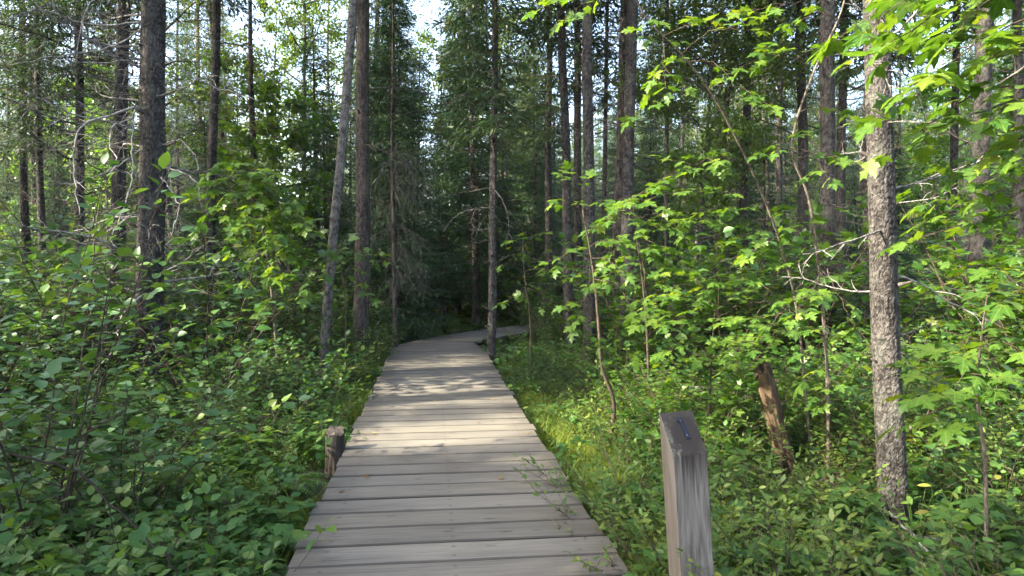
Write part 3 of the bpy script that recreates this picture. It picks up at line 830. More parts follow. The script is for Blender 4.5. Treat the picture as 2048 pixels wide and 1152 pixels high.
TREE = {}
def tree_kind(key, n, fn): TREE[key] = [fn(k) for k in range(n)]
def mk_spruce(k):
    H = [17, 15, 19, 14, 18][k]; zb = [6.2, 5.0, 7.5, 4.2, 6.8][k]; rr = [.14, .12, .15, .105, .13][k]
    c, l = conifer_crown(400 + k, H, zb, [1.7, 1.5, 1.9, 1.4, 1.6][k], M['needle'], .33, 6, 1.4, .35, .15, .11)
    t = trunk_mesh(M['spruce_far'], H, rr, .02, 14, .10, 8, .07, .006, 410 + k)
    b = branchwork(420 + k, H, .6, zb + 1.5, 110, lambda z: rr, (.5, 1.7), 'twigs')
    return dict(H=H, parts=[('trunk', t), ('limbs', l), ('branchwork', b), ('crown', c)])
tree_kind('spruce', 5, mk_spruce)
def mk_fir(k):
    H = [7.5, 5.5, 9.0, 4.0][k]; rr = .012 * H
    c, l = conifer_crown(440 + k, H, .35 + .25 * k, [1.5, 1.25, 1.7, 1.0][k], M['needle_fir'], .22, 6, 1.5, .2, .12, .11)
    t = trunk_mesh(M['spruce_far'], H, rr, .01, 10, .15, 3, .06, .003, 450 + k)
    return dict(H=H, parts=[('trunk', t), ('limbs', l), ('crown', c)])
tree_kind('fir', 4, mk_fir)
def mk_larch(k):
    H = [13, 10][k]; rr = .11
    c, l = conifer_crown(460 + k, H, 1.6, 1.7, M['needle_olive'], .36, 4, 1.1, .3, .13, .10)
    t = trunk_mesh(M['spruce_far'], H, rr, .02, 12, .12, 6, .07, .005, 465 + k)
    b = branchwork(468 + k, H, .6, 4, 30, lambda z: rr)
    return dict(H=H, parts=[('trunk', t), ('limbs', l), ('branchwork', b), ('crown', c)])
tree_kind('larch', 2, mk_larch)
def mk_aspen(k):
    H = [14, 11, 16][k]; rr = [.09, .07, .11][k]
    c, l = broad_crown(470 + k, H, [4.0, 2.6, 5.5][k], [2.3, 2.0, 2.6][k], M['aspen'], 30, .095, 1.5)
    t = trunk_mesh(M['birch'], H, rr, .015, 12, .12, 6, .1, .003, 475 + k, .06)
    return dict(H=H, parts=[('trunk', t), ('limbs', l), ('crown', c)])
tree_kind('aspen', 3, mk_aspen)
def mk_pole(k):
    H = [6.5, 5.0, 8.0][k]; rr = .035
    c, l = broad_crown(480 + k, H, [1.6, 1.1, 2.4][k], [1.3, 1.1, 1.5][k], M['maple'], 20, .11, .8, t_ovate(.46, .15, .1))
    t = trunk_mesh(M['birch'], H, rr, .008, 8, .15, 3, .08, .001, 485 + k, .08)
    return dict(H=H, parts=[('trunk', t), ('limbs', l), ('crown', c)])
tree_kind('pole', 3, mk_pole)

TREES_AT = []
def place_tree(key, x, y, label, cat, group, name, r, scale=1.0, var=None, lean=.03, skip=()):
    tv = TREE[key][int(r.integers(len(TREE[key]))) if var is None else var]
    root = thing(name, label, cat, (x, y, float(gz(x, y))), group, r.uniform(0, 6.28))
    root.rotation_euler = (r.normal(0, lean), r.normal(0, lean), r.uniform(0, 6.28)); root.scale = (scale,) * 3
    for nm, me in tv['parts']:
        if nm in skip: continue
        link(nm, me, root, kind='stuff' if nm in ('limbs', 'branchwork', 'crown') else None)
    TREES_AT.append((x, y, scale * tv['H']))
    return root

# ---------------------------------------------------------------- the trees whose trunks stand out
def near_tree(name, label, xtop, xbase, d, wpx, mat, H, seed, fine=.02, cell=.045, relief=.006, sides=36, zfine=6.5, nbranch=0, bz=(.8, 4.5), bl=(.4, 1.3), bmesh_=None, side=None, crown=None, flare=.3, wob=.02, taper=.25, dtop=None, group=None):
    base = G(xbase, d); top = P(xtop, 0, d if dtop is None else dtop)
    ax = nrm(top - base)
    r = np.random.default_rng(seed)
    rr = wpx / F * d / 2 / 1.05
    root = thing(name, label, 'tree', base, group)
    q = Vector((0, 0, 1)).rotation_difference(Vector(ax)); root.rotation_mode = 'QUATERNION'; root.rotation_quaternion = q
    tm = trunk_mesh(mat, H, rr, rr * taper, sides, fine, zfine, cell, relief, seed, wob, flare)
    link('trunk', tm, root)
    for k in range(nbranch):
        z = bz[0] + (bz[1] - bz[0]) * (k + r.uniform(0, 1)) / nbranch
        az = r.uniform(0, 6.28) if side is None or r.random() < .35 else side + r.normal(0, .5)
        L = r.uniform(*bl)
        rz = rr * (1 - .75 * z / H)
        m4 = Matrix.Translation((math.cos(az) * rz * .8, math.sin(az) * rz * .8, z)) @ Matrix.Rotation(az, 4, 'Z') @ Matrix.Rotation(r.uniform(-.35, .3), 4, 'Y') @ Matrix.Rotation(r.uniform(0, 6.28), 4, 'X') @ Matrix.Diagonal((L, L, L, 1))
        link('branch', (bmesh_ or BRANCH)[int(r.integers(len(bmesh_ or BRANCH)))], root, mat4=m4)
    if crown:
        tv = TREE[crown[0]][crown[1]]
        for nm, me in tv['parts']:
            if nm in ('crown', 'limbs'):
                s = H / tv['H']; link(nm, me, root, mat4=Matrix.Diagonal((s, s, s, 1)), kind='stuff')
    TREES_AT.append((base[0], base[1], H))
    return root

B = BRANCH; BD = BRANCH_DARK
PI = math.pi
THICK = near_tree('spruce_tree', 'thick dark spruce trunk bristling with pale bare branches over the leafy shrubs', 302, 298, 8.3, 57, M['spruce'], 18, 11, .014, .042, .007, 52, 5.2, 44, (.7, 5.2), (.4, 1.5), B, PI, ('spruce', 2), .25)
TWIGGY = near_tree('spruce_tree', 'slim spruce trunk hemmed in dead twigs just behind the thick dark spruce', 240, 222, 11.0, 32, M['spruce'], 16, 12, .022, .05, .007, 30, 6.5, 44, (.6, 6), (.4, 1.3), BD + B[:5], None, ('spruce', 0))
LEVEL = near_tree('spruce_tree', 'dark slender spruce trunk with long level bare branches beside the twiggy spruces', 158, 156, 13.5, 20, M['spruce'], 15, 13, .03, .05, .006, 24, 7, 36, (.8, 7), (.6, 2.0), BD + B[:3], None, ('spruce', 1))
near_tree('spruce_tree', 'thin dark spruce trunk behind tall shrubs, beside a paler twin trunk', 78, 86, 16.5, 15, M['spruce'], 15, 14, .04, .06, .006, 18, 8, 16, (1, 8), (.6, 1.6), BD, None, ('spruce', 3))
near_tree('spruce_tree', 'paler twin of the thin dark spruce trunk behind tall shrubs', 45, 56, 17.5, 18, M['spruce'], 16, 15, .04, .06, .006, 18, 8, 16, (1, 8), (.6, 1.6), BD, None, ('spruce', 4))
near_tree('spruce_tree', 'straight bare spruce trunk rising out of bright maple bush', 432, 418, 13.0, 22, M['spruce'], 17, 16, .03, .05, .006, 26, 7, 12, (2.4, 7), (.4, 1.3), BD, None, ('spruce', 2))
near_tree('birch_tree', 'slender leaning grey trunk crossing in front of the stout straight trunk', 702, 643, 9.1, 21, M['birch'], 17, 17, .025, .05, .002, 24, 6, 3, (2.5, 5.5), (.3, .7), BD, None, ('aspen', 2), .25, .02, .5)
STOUT = near_tree('fir_tree', 'stout straight brown-grey trunk with finely ridged bark standing by ferns', 720, 719, 11.2, 33, M['fir_bark'], 18, 18, .02, .022, .005, 44, 6.5, 10, (2.4, 6.5), (.5, 1.2), BD, None, ('spruce', 4), .22)
BEND = near_tree('spruce_tree', 'slim straight spruce growing hard against the boardwalk bend', 990, 980, 11.2, 18, M['spruce'], 13, 19, .02, .035, .005, 30, 6.5, 16, (1.6, 6), (.3, .9), BD, None, ('spruce', 3), .35)
THREE1 = near_tree('spruce_tree', 'first of three straight spruce trunks past the bend, slightly leaning', 1128, 1141, 12.3, 21, M['spruce'], 17, 20, .022, .045, .006, 30, 7, 8, (2.5, 7), (.3, .9), BD, None, ('spruce', 1))
THREE2 = near_tree('spruce_tree', 'pale-barked spruce in the middle of three straight trunks past the bend', 1180, 1180, 10.4, 26, M['spruce'], 17, 21, .02, .042, .006, 36, 6.5, 8, (2.2, 6.5), (.3, .8), BD, None, ('spruce', 0))
THREE3 = near_tree('spruce_tree', 'stoutest of three straight spruce trunks past the bend, behind maple leaves', 1266, 1253, 10.9, 28, M['spruce'], 18, 22, .02, .042, .006, 36, 6.5, 8, (2.2, 6.5), (.3, .9), BD, None, ('spruce', 2))
FLAKY = near_tree('spruce_tree', 'large spruce trunk with flaky sunlit bark and hooked pale twigs', 1755, 1797, 4.2, 57, M['spruce'], 15, 23, .0085, .024, .0036, 72, 3.6, 14, (1.1, 3.2), (.25, .8), B, 0.4, ('spruce', 1), .12, .012, .35, group=None)
for k, (nm, lb, xt, xb, d, w, H, nb, var) in enumerate([
    ('spruce_tree', 'dark spruce trunk seen between the slim bend spruce and three straight trunks', 1100, 1098, 17, 18, 16, 18, 3),
    ('spruce_tree', 'dim spruce trunk directly behind the pale-barked spruce', 1153, 1160, 16, 19, 17, 12, 1),
    ('spruce_tree', 'thin spruce pole between the pale-barked and stoutest straight trunks', 1212, 1205, 16, 11, 14, 14, 4),
    ('spruce_tree', 'lone thin dark trunk behind the arching maple stem', 1330, 1330, 15, 11, 14, 8, 0),
    ('spruce_tree', 'dark spruce trunk behind the upper leaves of the arching maple', 1497, 1478, 14, 20, 16, 12, 4),
    ('spruce_tree', 'spruce trunk rising behind the pale forked maple stem', 1606, 1610, 13, 23, 17, 14, 0),
    ('spruce_tree', 'broad spruce trunk tangled with dead twigs behind the large flaky spruce', 1664, 1656, 9.6, 34, 17, 22, 2),
    ('spruce_tree', 'narrower trunk leaning against the broad tangled spruce from behind', 1690, 1684, 12, 21, 16, 14, 1),
    ('spruce_tree', 'dim trunk close behind the base of the large flaky spruce', 1742, 1738, 11, 24, 16, 10, 3),
    ('spruce_tree', 'slim trunk behind the overhanging maple, beside a thicker trunk', 1908, 1896, 13, 18, 16, 14, 4),
    ('spruce_tree', 'thick dark trunk behind the overhanging maple boughs', 1968, 1944, 9.5, 37, 17, 16, 2),
    ('spruce_tree', 'warm sunlit trunk beyond the thick dark trunk and maple boughs', 2042, 2046, 10.5, 20, 16, 10, 0)]):
    near_tree(nm, lb, xt, xb, d, w, M['spruce'], H, 40 + k, .035, .05, .006, 24, 7.5, nb, (.9, 7.5), (.4, 1.5), BD + B[:2], None, ('spruce', var))
for root_, seed_, nb_, L_ in ((THICK, 1, 120, (.4, 1.5)), (TWIGGY, 2, 130, (.4, 1.4)), (LEVEL, 3, 100, (.5, 1.8))):
    link('branchwork', branchwork(430 + seed_, 16, .7, 5.8, nb_, lambda z: .1, L_, 'twigs', .0062), root_, kind='stuff')
def stub_mesh(seed):
    r = np.random.default_rng(seed); mb = MB()
    tube(mb, np.array([[0, 0, 0], [.03, .002, .004], [.06 + r.uniform(0, .03), r.normal(0, .006), r.normal(.008, .008)]]), [.016, .010, .006], 6, .3, True)
    return mb.mesh('branch_stub', M['darkwood'])
STUBS = [stub_mesh(k) for k in range(4)]
for root_, rr_, seed_ in ((THICK, .155, 1), (BEND, .065, 2), (FLAKY, .082, 3), (THREE1, .085, 4), (THREE2, .09, 5), (THREE3, .10, 6), (STOUT, .122, 7)):
    r_ = np.random.default_rng(990 + seed_)
    for k in range(14):
        az = r_.uniform(0, 6.28); z = r_.uniform(.6, 4.2); sc = r_.uniform(.6, 1.5)
        link('branch_stub', STUBS[k % 4], root_, mat4=Matrix.Translation((math.cos(az) * rr_ * (1 - z / 22) * .96, math.sin(az) * rr_ * (1 - z / 22) * .96, z)) @ Matrix.Rotation(az, 4, 'Z') @ Matrix.Rotation(r_.uniform(-.4, .2), 4, 'Y') @ Matrix.Diagonal((sc, sc, sc, 1)))
def extra_branch(root, path, r0, mat, seed, twigs=3):
    r = np.random.default_rng(seed); inv = np.array(root_inv(root)); q = spline(path, 22); q[2:-1] += r.normal(0, .008, (19, 3))
    q = q @ inv[:3, :3].T + inv[:3, 3]
    mb = MB(); tube(mb, q, np.linspace(r0, r0 * .35, 22), 6, .9, True)
    for k in range(twigs):
        i = int(r.integers(6, 20)); d = nrm(q[i + 1] - q[i] + r.normal(0, .7, 3)); L = r.uniform(.12, .3)
        tube(mb, np.array([q[i], q[i] + d * L * .5, q[i] + d * L + r.normal(0, .03, 3)]), [r0 * .4, r0 * .3, r0 * .15], 4, .8)
    link('branch', mb.mesh('branch', M[mat]), root)
def root_inv(o):
    return (Matrix.Translation(o.location) @ o.rotation_quaternion.to_matrix().to_4x4()).inverted()
for k, (pp, dd, r_) in enumerate([
    ([(275, 212), (258, 240), (228, 250), (220, 285), (234, 322), (220, 345)], 8.0, .011), ([(270, 214), (200, 236), (158, 258), (147, 320), (152, 372), (160, 430)], 7.9, .013), ([(266, 236), (264, 310), (266, 355), (245, 420), (225, 470)], 8.0, .010),
    ([(326, 335), (362, 345), (392, 365), (404, 420)], 8.1, .010), ([(322, 355), (345, 385), (358, 418), (340, 470)], 8.0, .010), ([(325, 290), (360, 282), (388, 310), (398, 340)], 8.2, .009), ([(280, 300), (230, 335), (150, 365), (95, 362)], 8.0, .010),
    ([(285, 590), (250, 620), (235, 660), (240, 680)], 7.9, .014), ([(280, 60), (220, 95), (130, 110), (20, 130)], 8.2, .010), ([(280, 45), (180, 50), (80, 20), (0, 45)], 8.2, .012), ([(330, 110), (380, 150), (450, 180), (520, 200)], 8.4, .010)]):
    extra_branch(THICK, [P(x, y, dd - .12 * i) for i, (x, y) in enumerate(pp)], r_, 'deadwood', 960 + k, 4)
for k, (pp, dd, r_) in enumerate([([(976, 415), (930, 422), (905, 440), (886, 464)], 11.0, .012), ([(974, 430), (960, 450), (948, 480)], 11.0, .008), ([(990, 380), (1010, 410), (1018, 460), (1012, 480)], 11.1, .010), ([(988, 430), (1005, 445), (1040, 458)], 11.1, .008), ([(984, 200), (950, 210), (920, 190), (890, 215)], 11.2, .009)]):
    extra_branch(BEND, [P(x, y, dd) for x, y in pp], r_ * .8, 'twigs', 980 + k, 2)
# thin leaning pair
for k, (lb, xt, xb, d, w) in enumerate([('thin dark pole leaning beneath the arching maple, front of a pair', 1432, 1390, 12.5, 9), ('thin dark pole leaning beneath the arching maple, rear of a pair', 1478, 1398, 13.2, 9)]):
    near_tree('aspen_pole', lb, xt, xb, d, w, M['spruce'], 9, 60 + k, .05, .05, .003, 14, 5, 5, (1.5, 5), (.3, .8), BD, None, ('aspen', 1))

# ---------------------------------------------------------------- forest behind and beside
rf = np.random.default_rng(21)
SUNSPOTS = [(-.8, 5.5, 0, .75), (-.1, 5.7, 0, .75), (-.7, 6.1, 0, .6), (-1.0, 10.9, 0, .4), (2.2, 4.15, 1.75, .8), (2.2, 4.15, 1.3, .8), (1.6, 4.8, 2.3, 1.1), (2.0, 4.9, 2.7, 1.1), (2.3, 2.9, 2.3, 1.2), (1.3, 4.9, 1.7, .7), (2.7, 3.3, 1.7, .9), (-2.9, 7.9, 2.3, 1.4), (-2.6, 7.9, 1.7, 1.2), (1.3, 6.8, 1.6, .7), (2.6, 7.2, 1.6, .7)]
def blocks_sun(x, y, H, zb, rad, boards=False):
    for sx, sy, sz, sr in SUNSPOTS:
        if boards and sz > 0: continue
        dx, dy = x - sx, y - sy
        along = dx * SUN_H[0] + dy * SUN_H[1]
        if along < 0.3: continue
        off = abs(dx * -SUN_H[1] + dy * SUN_H[0]); z = sz + along * math.tan(SUN_EL)
        if off < sr + (rad - .7) and zb < z < H + .3: return True
    return False
def free(x, y, mind):
    if deck_dist(x, y) < .5: return False
    return all((x - a) ** 2 + (y - b) ** 2 > mind ** 2 for a, b, _ in TREES_AT)
def zone(x, y):
    return 'behind the shrubs west of the boardwalk' if x < -3 + 0 * y else ('behind the boardwalk bend' if x < 2.5 else 'behind the maples')

def tall(H, a, b): return 'short' if H < a else ('mid-height' if H < b else 'tall')
def lab0(desc, x, y, H):
    rel, n = near_mark(x, y, True); t = f'{tall(H, 5, 8)} {desc} {rel} {n}'
    return t, t + ' group'
# young firs: dark mass behind the bend
for x, y, s, v in [(-2.6, 16.5, 1.0, 0), (-.9, 18.0, 1.05, 2), (-3.9, 15.2, .95, 1), (.6, 19.8, 1.0, 0), (-1.9, 20.0, 1.1, 2), (1.9, 20.8, 1.0, 1), (-5.0, 18.4, 1.1, 0), (-4.2, 22, 1.1, 2), (3.4, 17.6, .9, 0), (-.2, 23.5, 1.1, 2), (2.0, 24.5, 1.1, 0), (-6.4, 15.0, .9, 1), (-3.1, 18.6, .9, 3), (-1.6, 16.9, .8, 3), (-.3, 20.6, .9, 1), (.9, 18.6, .9, 3), (-2.9, 21.5, 1.2, 0), (.8, 22.4, 1.2, 2), (-1.2, 25.5, 1.3, 0), (1.6, 27.0, 1.3, 2), (-3.6, 26.0, 1.3, 2), (-5.6, 24.5, 1.3, 0), (3.2, 22.5, 1.1, 2), (4.2, 19.5, 1.0, 0)]:
    s *= (.98 if y < 19 else .82) * (.85 if x > 1 else 1)
    place_tree('fir', x, y, *(lambda q: (q[0], 'tree', q[1]))(lab0('dark young fir', x, y, s * TREE['fir'][v]['H'])), 'fir_tree', rf, s, v, .02)
# explicit background trees
for key, px, d, s, v, lb, cat, nm in [
    ('fir', 790, 14.0, 1.0, 0, 'small dark pointed spruce top between the stout trunk and the slim bend spruce', 'tree', 'spruce_tree'),
    ('larch', 515, 15.0, .95, 1, 'olive yellow larch behind the bright maple bush', 'tree', 'larch_tree'),
    ('larch', 470, 19.0, 1.0, 0, 'taller olive larch standing behind the olive yellow larch', 'tree', 'larch_tree'),
    ('spruce', 915, 20.5, 1.0, 3, 'tall spruce with pale foliage over the dark young firs', 'tree', 'spruce_tree'),
    ('aspen', 610, 19.0, .95, 0, 'light green aspen between the bare spruce and leaning grey trunk', 'tree', 'aspen_tree'),
    ('aspen', 870, 26.0, 1.0, 1, 'sunny aspen glowing beyond the dark young firs', 'tree', 'aspen_tree'),
    ('aspen', 560, 22.0, .9, 1, 'sunny aspen behind the olive larch and the spruce above the sunlit maple', 'tree', 'aspen_tree'),
    ('aspen', 660, 24.0, 1.0, 0, 'tall aspen crown showing between the bare spruce and stout ridged trunk', 'tree', 'aspen_tree'),
    ('larch', 900, 22.5, 1.0, 0, 'pale olive larch over the dark young firs', 'tree', 'larch_tree'),
    ('aspen', 1010, 25.0, 1.0, 2, 'tall pale aspen behind the slim bend spruce', 'tree', 'aspen_tree')]:
    p = G(px, d); place_tree(key, p[0], p[1], lb, cat, None, nm, rf, s, v, .02)

def scatter_trees(n, box, mind, kinds, label_of, cone=None, tries=6000):
    c = 0
    for _ in range(tries):
        if c >= n: break
        x = rf.uniform(box[0], box[1]); y_ = rf.uniform(box[2], box[3])
        if cone is not None and abs(x) > cone * y_ + 2: continue
        key = rf.choice(list(kinds), p=np.array(list(kinds.values())) / sum(kinds.values()))
        tv = TREE[key]; v = int(rf.integers(len(tv))); s = rf.uniform(.82, 1.12) * (.62 if key == 'fir' and y_ < 28 else 1)
        bx = 1024 + F * x / max(y_, 1)
        if (500 < bx < 720 or 790 < bx < 1000) and y_ > 13:
            if key == 'spruce': continue
            if y_ > 22: s *= .62
        zb = {'spruce': 5, 'fir': .5, 'larch': 1.6, 'aspen': 3.5, 'pole': 1.5}[key] * s
        if not free(x, y_, mind) or blocks_sun(x, y_, tv[v]['H'] * s, zb, {'spruce': 1.1, 'fir': .8, 'larch': 1.1, 'aspen': 1.5, 'pole': .8}[key]): continue
        lb, grp = label_of(key, x, y_)
        if n > 30: lb = tall(tv[v]['H'] * s, *{'spruce': (14.5, 17), 'fir': (5, 7.5), 'larch': (10, 12.5), 'aspen': (11, 14), 'pole': (5.5, 7)}[key]) + ' ' + lb; grp = lb + ' group'
        place_tree(key, x, y_, lb, 'tree', grp, {'spruce': 'spruce_tree', 'fir': 'fir_tree', 'larch': 'larch_tree', 'aspen': 'aspen_tree', 'pole': 'maple_tree'}[key], rf, s, v, .025)
        c += 1
LB = {'spruce': 'bare-trunked spruce', 'fir': 'full green young fir', 'larch': 'olive green larch', 'aspen': 'leafy light green aspen', 'pole': 'thin maple tree'}
def lab(key, x, y_):
    rel, n = near_mark(x, y_, True)
    t = f'{LB[key]} {rel} {n}'
    return t, t + ' group'
scatter_trees(34, (-20, 20, 14, 27), 1.3, {'fir': 1.0}, lab, .74)
scatter_trees(70, (-22, 22, 13, 32), 1.3, {'spruce': 4.2, 'fir': 3.0, 'larch': .8, 'aspen': 1.0, 'pole': 2.4}, lab, .74)
scatter_trees(115, (-46, 46, 28, 60), 1.9, {'spruce': 4, 'fir': 3, 'larch': .8, 'aspen': 2.6}, lab, .74)
scatter_trees(26, (-26, -6.5, -14, 16), 2.0, {'spruce': 4, 'aspen': .8}, lambda k, x, y_: (f'{LB[k]} added out of view to shade the boardwalk', f'{LB[k]}s flanking the west side'))
scatter_trees(14, (6.5, 20, -6, 14), 2.2, {'spruce': 4, 'aspen': .8}, lambda k, x, y_: (f'{LB[k]} standing east of the marker post', f'{LB[k]}s east of the marker post'))
# unseen trees added to keep the low sun off boards, shrubs and trunks
SHADE = [(x, y_, z) for y_ in (2.2, 2.9, 3.6, 4.3, 4.8) for x, z in ((-.9, 0), (-.2, 0), (.5, 0), (-2.0, .5), (-3.2, 1.0))]
SHADE += [(.75, 2.8, .6), (.75, 2.8, .3), (1.6, 3, .3), (2.6, 3, .4), (1.4, 4.2, .3), (2.2, 5.2, .4), (1.2, 5.8, .3), (-1.0, 7.9, 0), (-.5, 7.9, 0), (-1.2, 9.2, 0), (-.6, 9.2, 0), (-3, 6, .9), (-4.2, 5.2, 1.2), (-4.2, 8.3, 2), (-4.2, 8.3, 3.2),
          (-2.4, 11.2, 2), (-2.4, 11.2, 3.5), (1.1, 10.4, 2.0), (1.8, 10.9, 2.0), (1.0, 12.3, 3), (1.8, 10.9, 3.2), (-.3, 11.2, 2.5), (-1.5, 13, 0), (-2.4, 9.1, 1.5), (-2.2, 9.1, 3), (3.2, 7, .7), (4.5, 9.6, 2), (6, 9.5, 2), (0, 15, 0)]
def shaded(t):
    need = 2 if t[1] < 4.5 and t[0] > -1 and t[2] < .9 else 1
    for x, y_, H in TREES_AT:
        dx, dy = x - t[0], y_ - t[1]; al = dx * SUN_H[0] + dy * SUN_H[1]
        if al < 1: continue
        off = abs(dx * -SUN_H[1] + dy * SUN_H[0]); z = t[2] + al * math.tan(SUN_EL)
        if off < .55 and .38 * H < z < .86 * H:
            need -= 1
            if need == 0: return True
    return False
added = 0
for rnd in range(3):
    for t in SHADE:
        if shaded(t): continue
        for _ in range(160):
            al = rf.uniform(7, 24); off = rf.uniform(-.45, .45)
            x = t[0] + SUN_H[0] * al - SUN_H[1] * off; y_ = t[1] + SUN_H[1] * al + SUN_H[0] * off
            z = t[2] + al * math.tan(SUN_EL)
            if y_ > 2 and abs(x) < .76 * y_ + 1.0: continue
            if not free(x, y_, .9): continue
            if z < 8.5: key, v, H = 'fir', int(rf.integers(4)), z / rf.uniform(.5, .84)
            else: key, v, H = 'spruce', int(rf.integers(5)), z / rf.uniform(.5, .75)
            sc = H / TREE[key][v]['H']
            if not .55 < sc < 1.35: continue
            if blocks_sun(x, y_, H, .1 * H if key == 'fir' else .36 * H, .75 if key == 'fir' else 1.25): continue
            place_tree(key, x, y_, f'{LB[key]} added out of view to shade the boardwalk', 'tree', f'{LB[key]}s flanking the west side', {'spruce': 'spruce_tree', 'fir': 'fir_tree'}[key], rf, sc, v, .02)
            added += 1; break
print('shade trees', added, 'still open', [t for t in SHADE if not shaded(t)])

# ---------------------------------------------------------------- lichen hung dead spruce by the stout trunk
def lichen_spruce():
    base = G(790, 12.3); r = np.random.default_rng(77)
    root = thing('dead_spruce', 'dead spruce veiled in drooping grey-green lichen twigs beside the stout trunk', 'tree', base)
    link('trunk', trunk_mesh(M['spruce_far'], 5, .045, .012, 14, .08, 7, .06, .004, 78), root)
    mb = MB(); lm = MB()
    for k in range(48):
        z = r.uniform(1.4, 3.9); az = r.uniform(0, 6.28); L = r.uniform(.5, 1.15) * (1.1 - z / 14)
        d = np.array([math.cos(az), math.sin(az), .05]); pts = [np.array([0, 0, z])]
        for j in range(9):
            d = nrm(d + r.normal(0, .1, 3) + [0, 0, -.15]); pts.append(pts[-1] + d * L / 9)
        pts = np.array(pts); tube(mb, pts, np.linspace(.009, .003, 10), 4, r.uniform(.2, .6))
        for q in range(11):
            i = int(r.integers(2, 10)); e = nrm(d * .4 + r.normal(0, .5, 3) + [0, 0, -.7]); l2 = r.uniform(.12, .4)
            w = [pts[i]]
            for j in range(4):
                e = nrm(e + r.normal(0, .18, 3) + [0, 0, -.12]); w.append(w[-1] + e * l2 / 4)
            tube(lm, np.array(w), np.linspace(.0055, .002, 5), 3, r.uniform(0, 1))
    link('branchwork', mb.mesh('branchwork', M['darkwood']), root, kind='stuff')
    link('lichen', lm.mesh('lichen', M['lichen']), root, kind='stuff')
lichen_spruce()

# ---------------------------------------------------------------- maples whose leaves can be told apart
def sapling(name, label, path, r0, branches, seed, leaf=.10, stem_mat='stem_pale', gap=.085, extra=0, leaves=None, limit=300, pair=True, group=None, ground=True):
    """path: 3D points of the stem from the ground; branches: (index along the stem 0..1, end point, leaf scale)"""
    r = np.random.default_rng(seed)
    path = np.array(path, float); base = path[0].copy()
    if ground: base[2] = float(gz(base[0], base[1])) - .02; path[0] = base
    root = thing(name, label, 'tree', base, group)
    P_ = spline(path - base, 40)
    mb = MB(); tube(mb, P_, np.linspace(r0, r0 * .3, 40), 8, .5, True)
    link('trunk', mb.mesh('trunk', M[stem_mat]), root)
    lv = Leaves()
    for t, end, sc in branches:
        i = int(t * 39); a = P_[i]; e = np.asarray(end, float) - base
        L = np.linalg.norm(e - a)
        mid = (a + e) / 2 + np.array([0, 0, .12 * L]) + r.normal(0, .05 * L, 3)
        q = spline([a, mid, e], 14)
        q[2:-1] += r.normal(0, .012 * L, (11, 3))
        bm = MB(); tube(bm, q, np.linspace(max(.0028, .35 * r0 * (1 - .6 * t)), .0016, 14), 5, .5)
        # side twigs carry leaves in flat sprays
        nt = max(2, int(L / .16))
        for j in range(nt):
            s = (.30 + .68 * (j + r.uniform(.2, .8)) / nt) * 13; k = int(s)
            k = min(k, 12); p = q[k] + (q[k + 1] - q[k]) * (s - k); tg = nrm(q[k + 1] - q[k]); h = nrm(np.cross(tg, [0, 0, 1]))
            dd = nrm(tg * .8 + h * (1 if j % 2 else -1) * r.uniform(.5, 1.0) + [0, 0, r.uniform(-.2, .1)])
            leafy_twig(bm, lv, p, dd, r.uniform(.10, .24) * (.7 + .3 * sc), r, gap * sc, leaf * sc, .0018, 0, pair, .15)
        leafy_twig(bm, lv, q[-1], nrm(q[-1] - q[-3]), .12, r, gap * sc, leaf * sc, .0018, 0, pair, .25)
        link('branch', bm.mesh('branch', M['stem']), root)
    order = np.argsort(np.linalg.norm(np.array(lv.p) + base - np.array([0, 0, CAMZ]), axis=1))
    A = lv.arrays(); near = Leaves()
    for k in order[:limit]: near.put(A[0][k], A[1][k], A[2][k], A[3][k])
    leaf_objects(root, near, leaves or MAPLE_LEAVES, r, 'leaf', limit)
    rest = order[limit:]
    if len(rest):
        fm = MB(); scatter(fm, T_MP, A[0][rest], A[1][rest], A[2][rest], A[3][rest], r.uniform(0, 1, len(rest))); link('foliage', fm.mesh('foliage', M['maple']), root, kind='stuff')
    return root, len(lv.p)

COUNT = []
def S(px, py, d, t, sc=1.0): return (t, P(px, py, d), sc)
# arching stem
COUNT.append(sapling('maple_sapling', 'maple sapling with a long stem arching towards the boardwalk, sunlit leaves', [G(1628, 5.7), P(1612, 800, 5.7), P(1590, 600, 5.6), P(1535, 415, 5.4), P(1440, 215, 5.1), P(1365, 110, 4.9), P(1300, 45, 4.8), P(1255, -30, 4.7)], .012,
    [S(1290, 60, 4.5, .9), S(1400, 45, 4.6, .8), S(1490, 60, 4.7, .72), S(1330, 160, 4.5, .8), S(1275, 215, 4.6, .72), S(1480, 170, 4.6, .7), S(1520, 200, 4.7, .62, 1.1), S(1460, 310, 4.9, .55),
     S(1380, 330, 4.8, .5), S(1270, 400, 4.8, .46), S(1310, 450, 4.9, .43), S(1230, 430, 5.0, .42), S(1490, 470, 5.0, .36), S(1560, 520, 5.1, .34), S(1450, 560, 5.1, .3), S(1400, 430, 5.0, .4),
     S(1090, 12, 4.6, .97), S(1140, 25, 4.6, .97)], 501, .098))
COUNT.append(sapling('maple_sapling', 'pale forked maple sapling close by the leaning broken trunk', [G(1662, 5.5), P(1655, 760, 5.4), P(1640, 560, 5.3), P(1618, 400, 5.2), P(1584, 292, 5.1), P(1625, 150, 5.0), P(1680, 30, 4.9), P(1700, -60, 4.9)], .015,
    [S(1560, 290, 4.7, .6), S(1650, 345, 4.7, .58, 1.05), S(1720, 330, 4.7, .55), S(1560, 100, 4.8, .75), S(1600, 40, 4.8, .85), S(1490, 130, 4.7, .72), S(1700, 240, 4.8, .65), S(1510, 500, 4.8, .38),
     S(1590, 620, 4.6, .32), S(1650, 790, 4.2, .25, 1.1), S(1550, 640, 4.8, .3), S(1420, 720, 4.6, .22), S(1700, 640, 4.8, .34), S(1500, 20, 4.8, .85)], 502, .10))
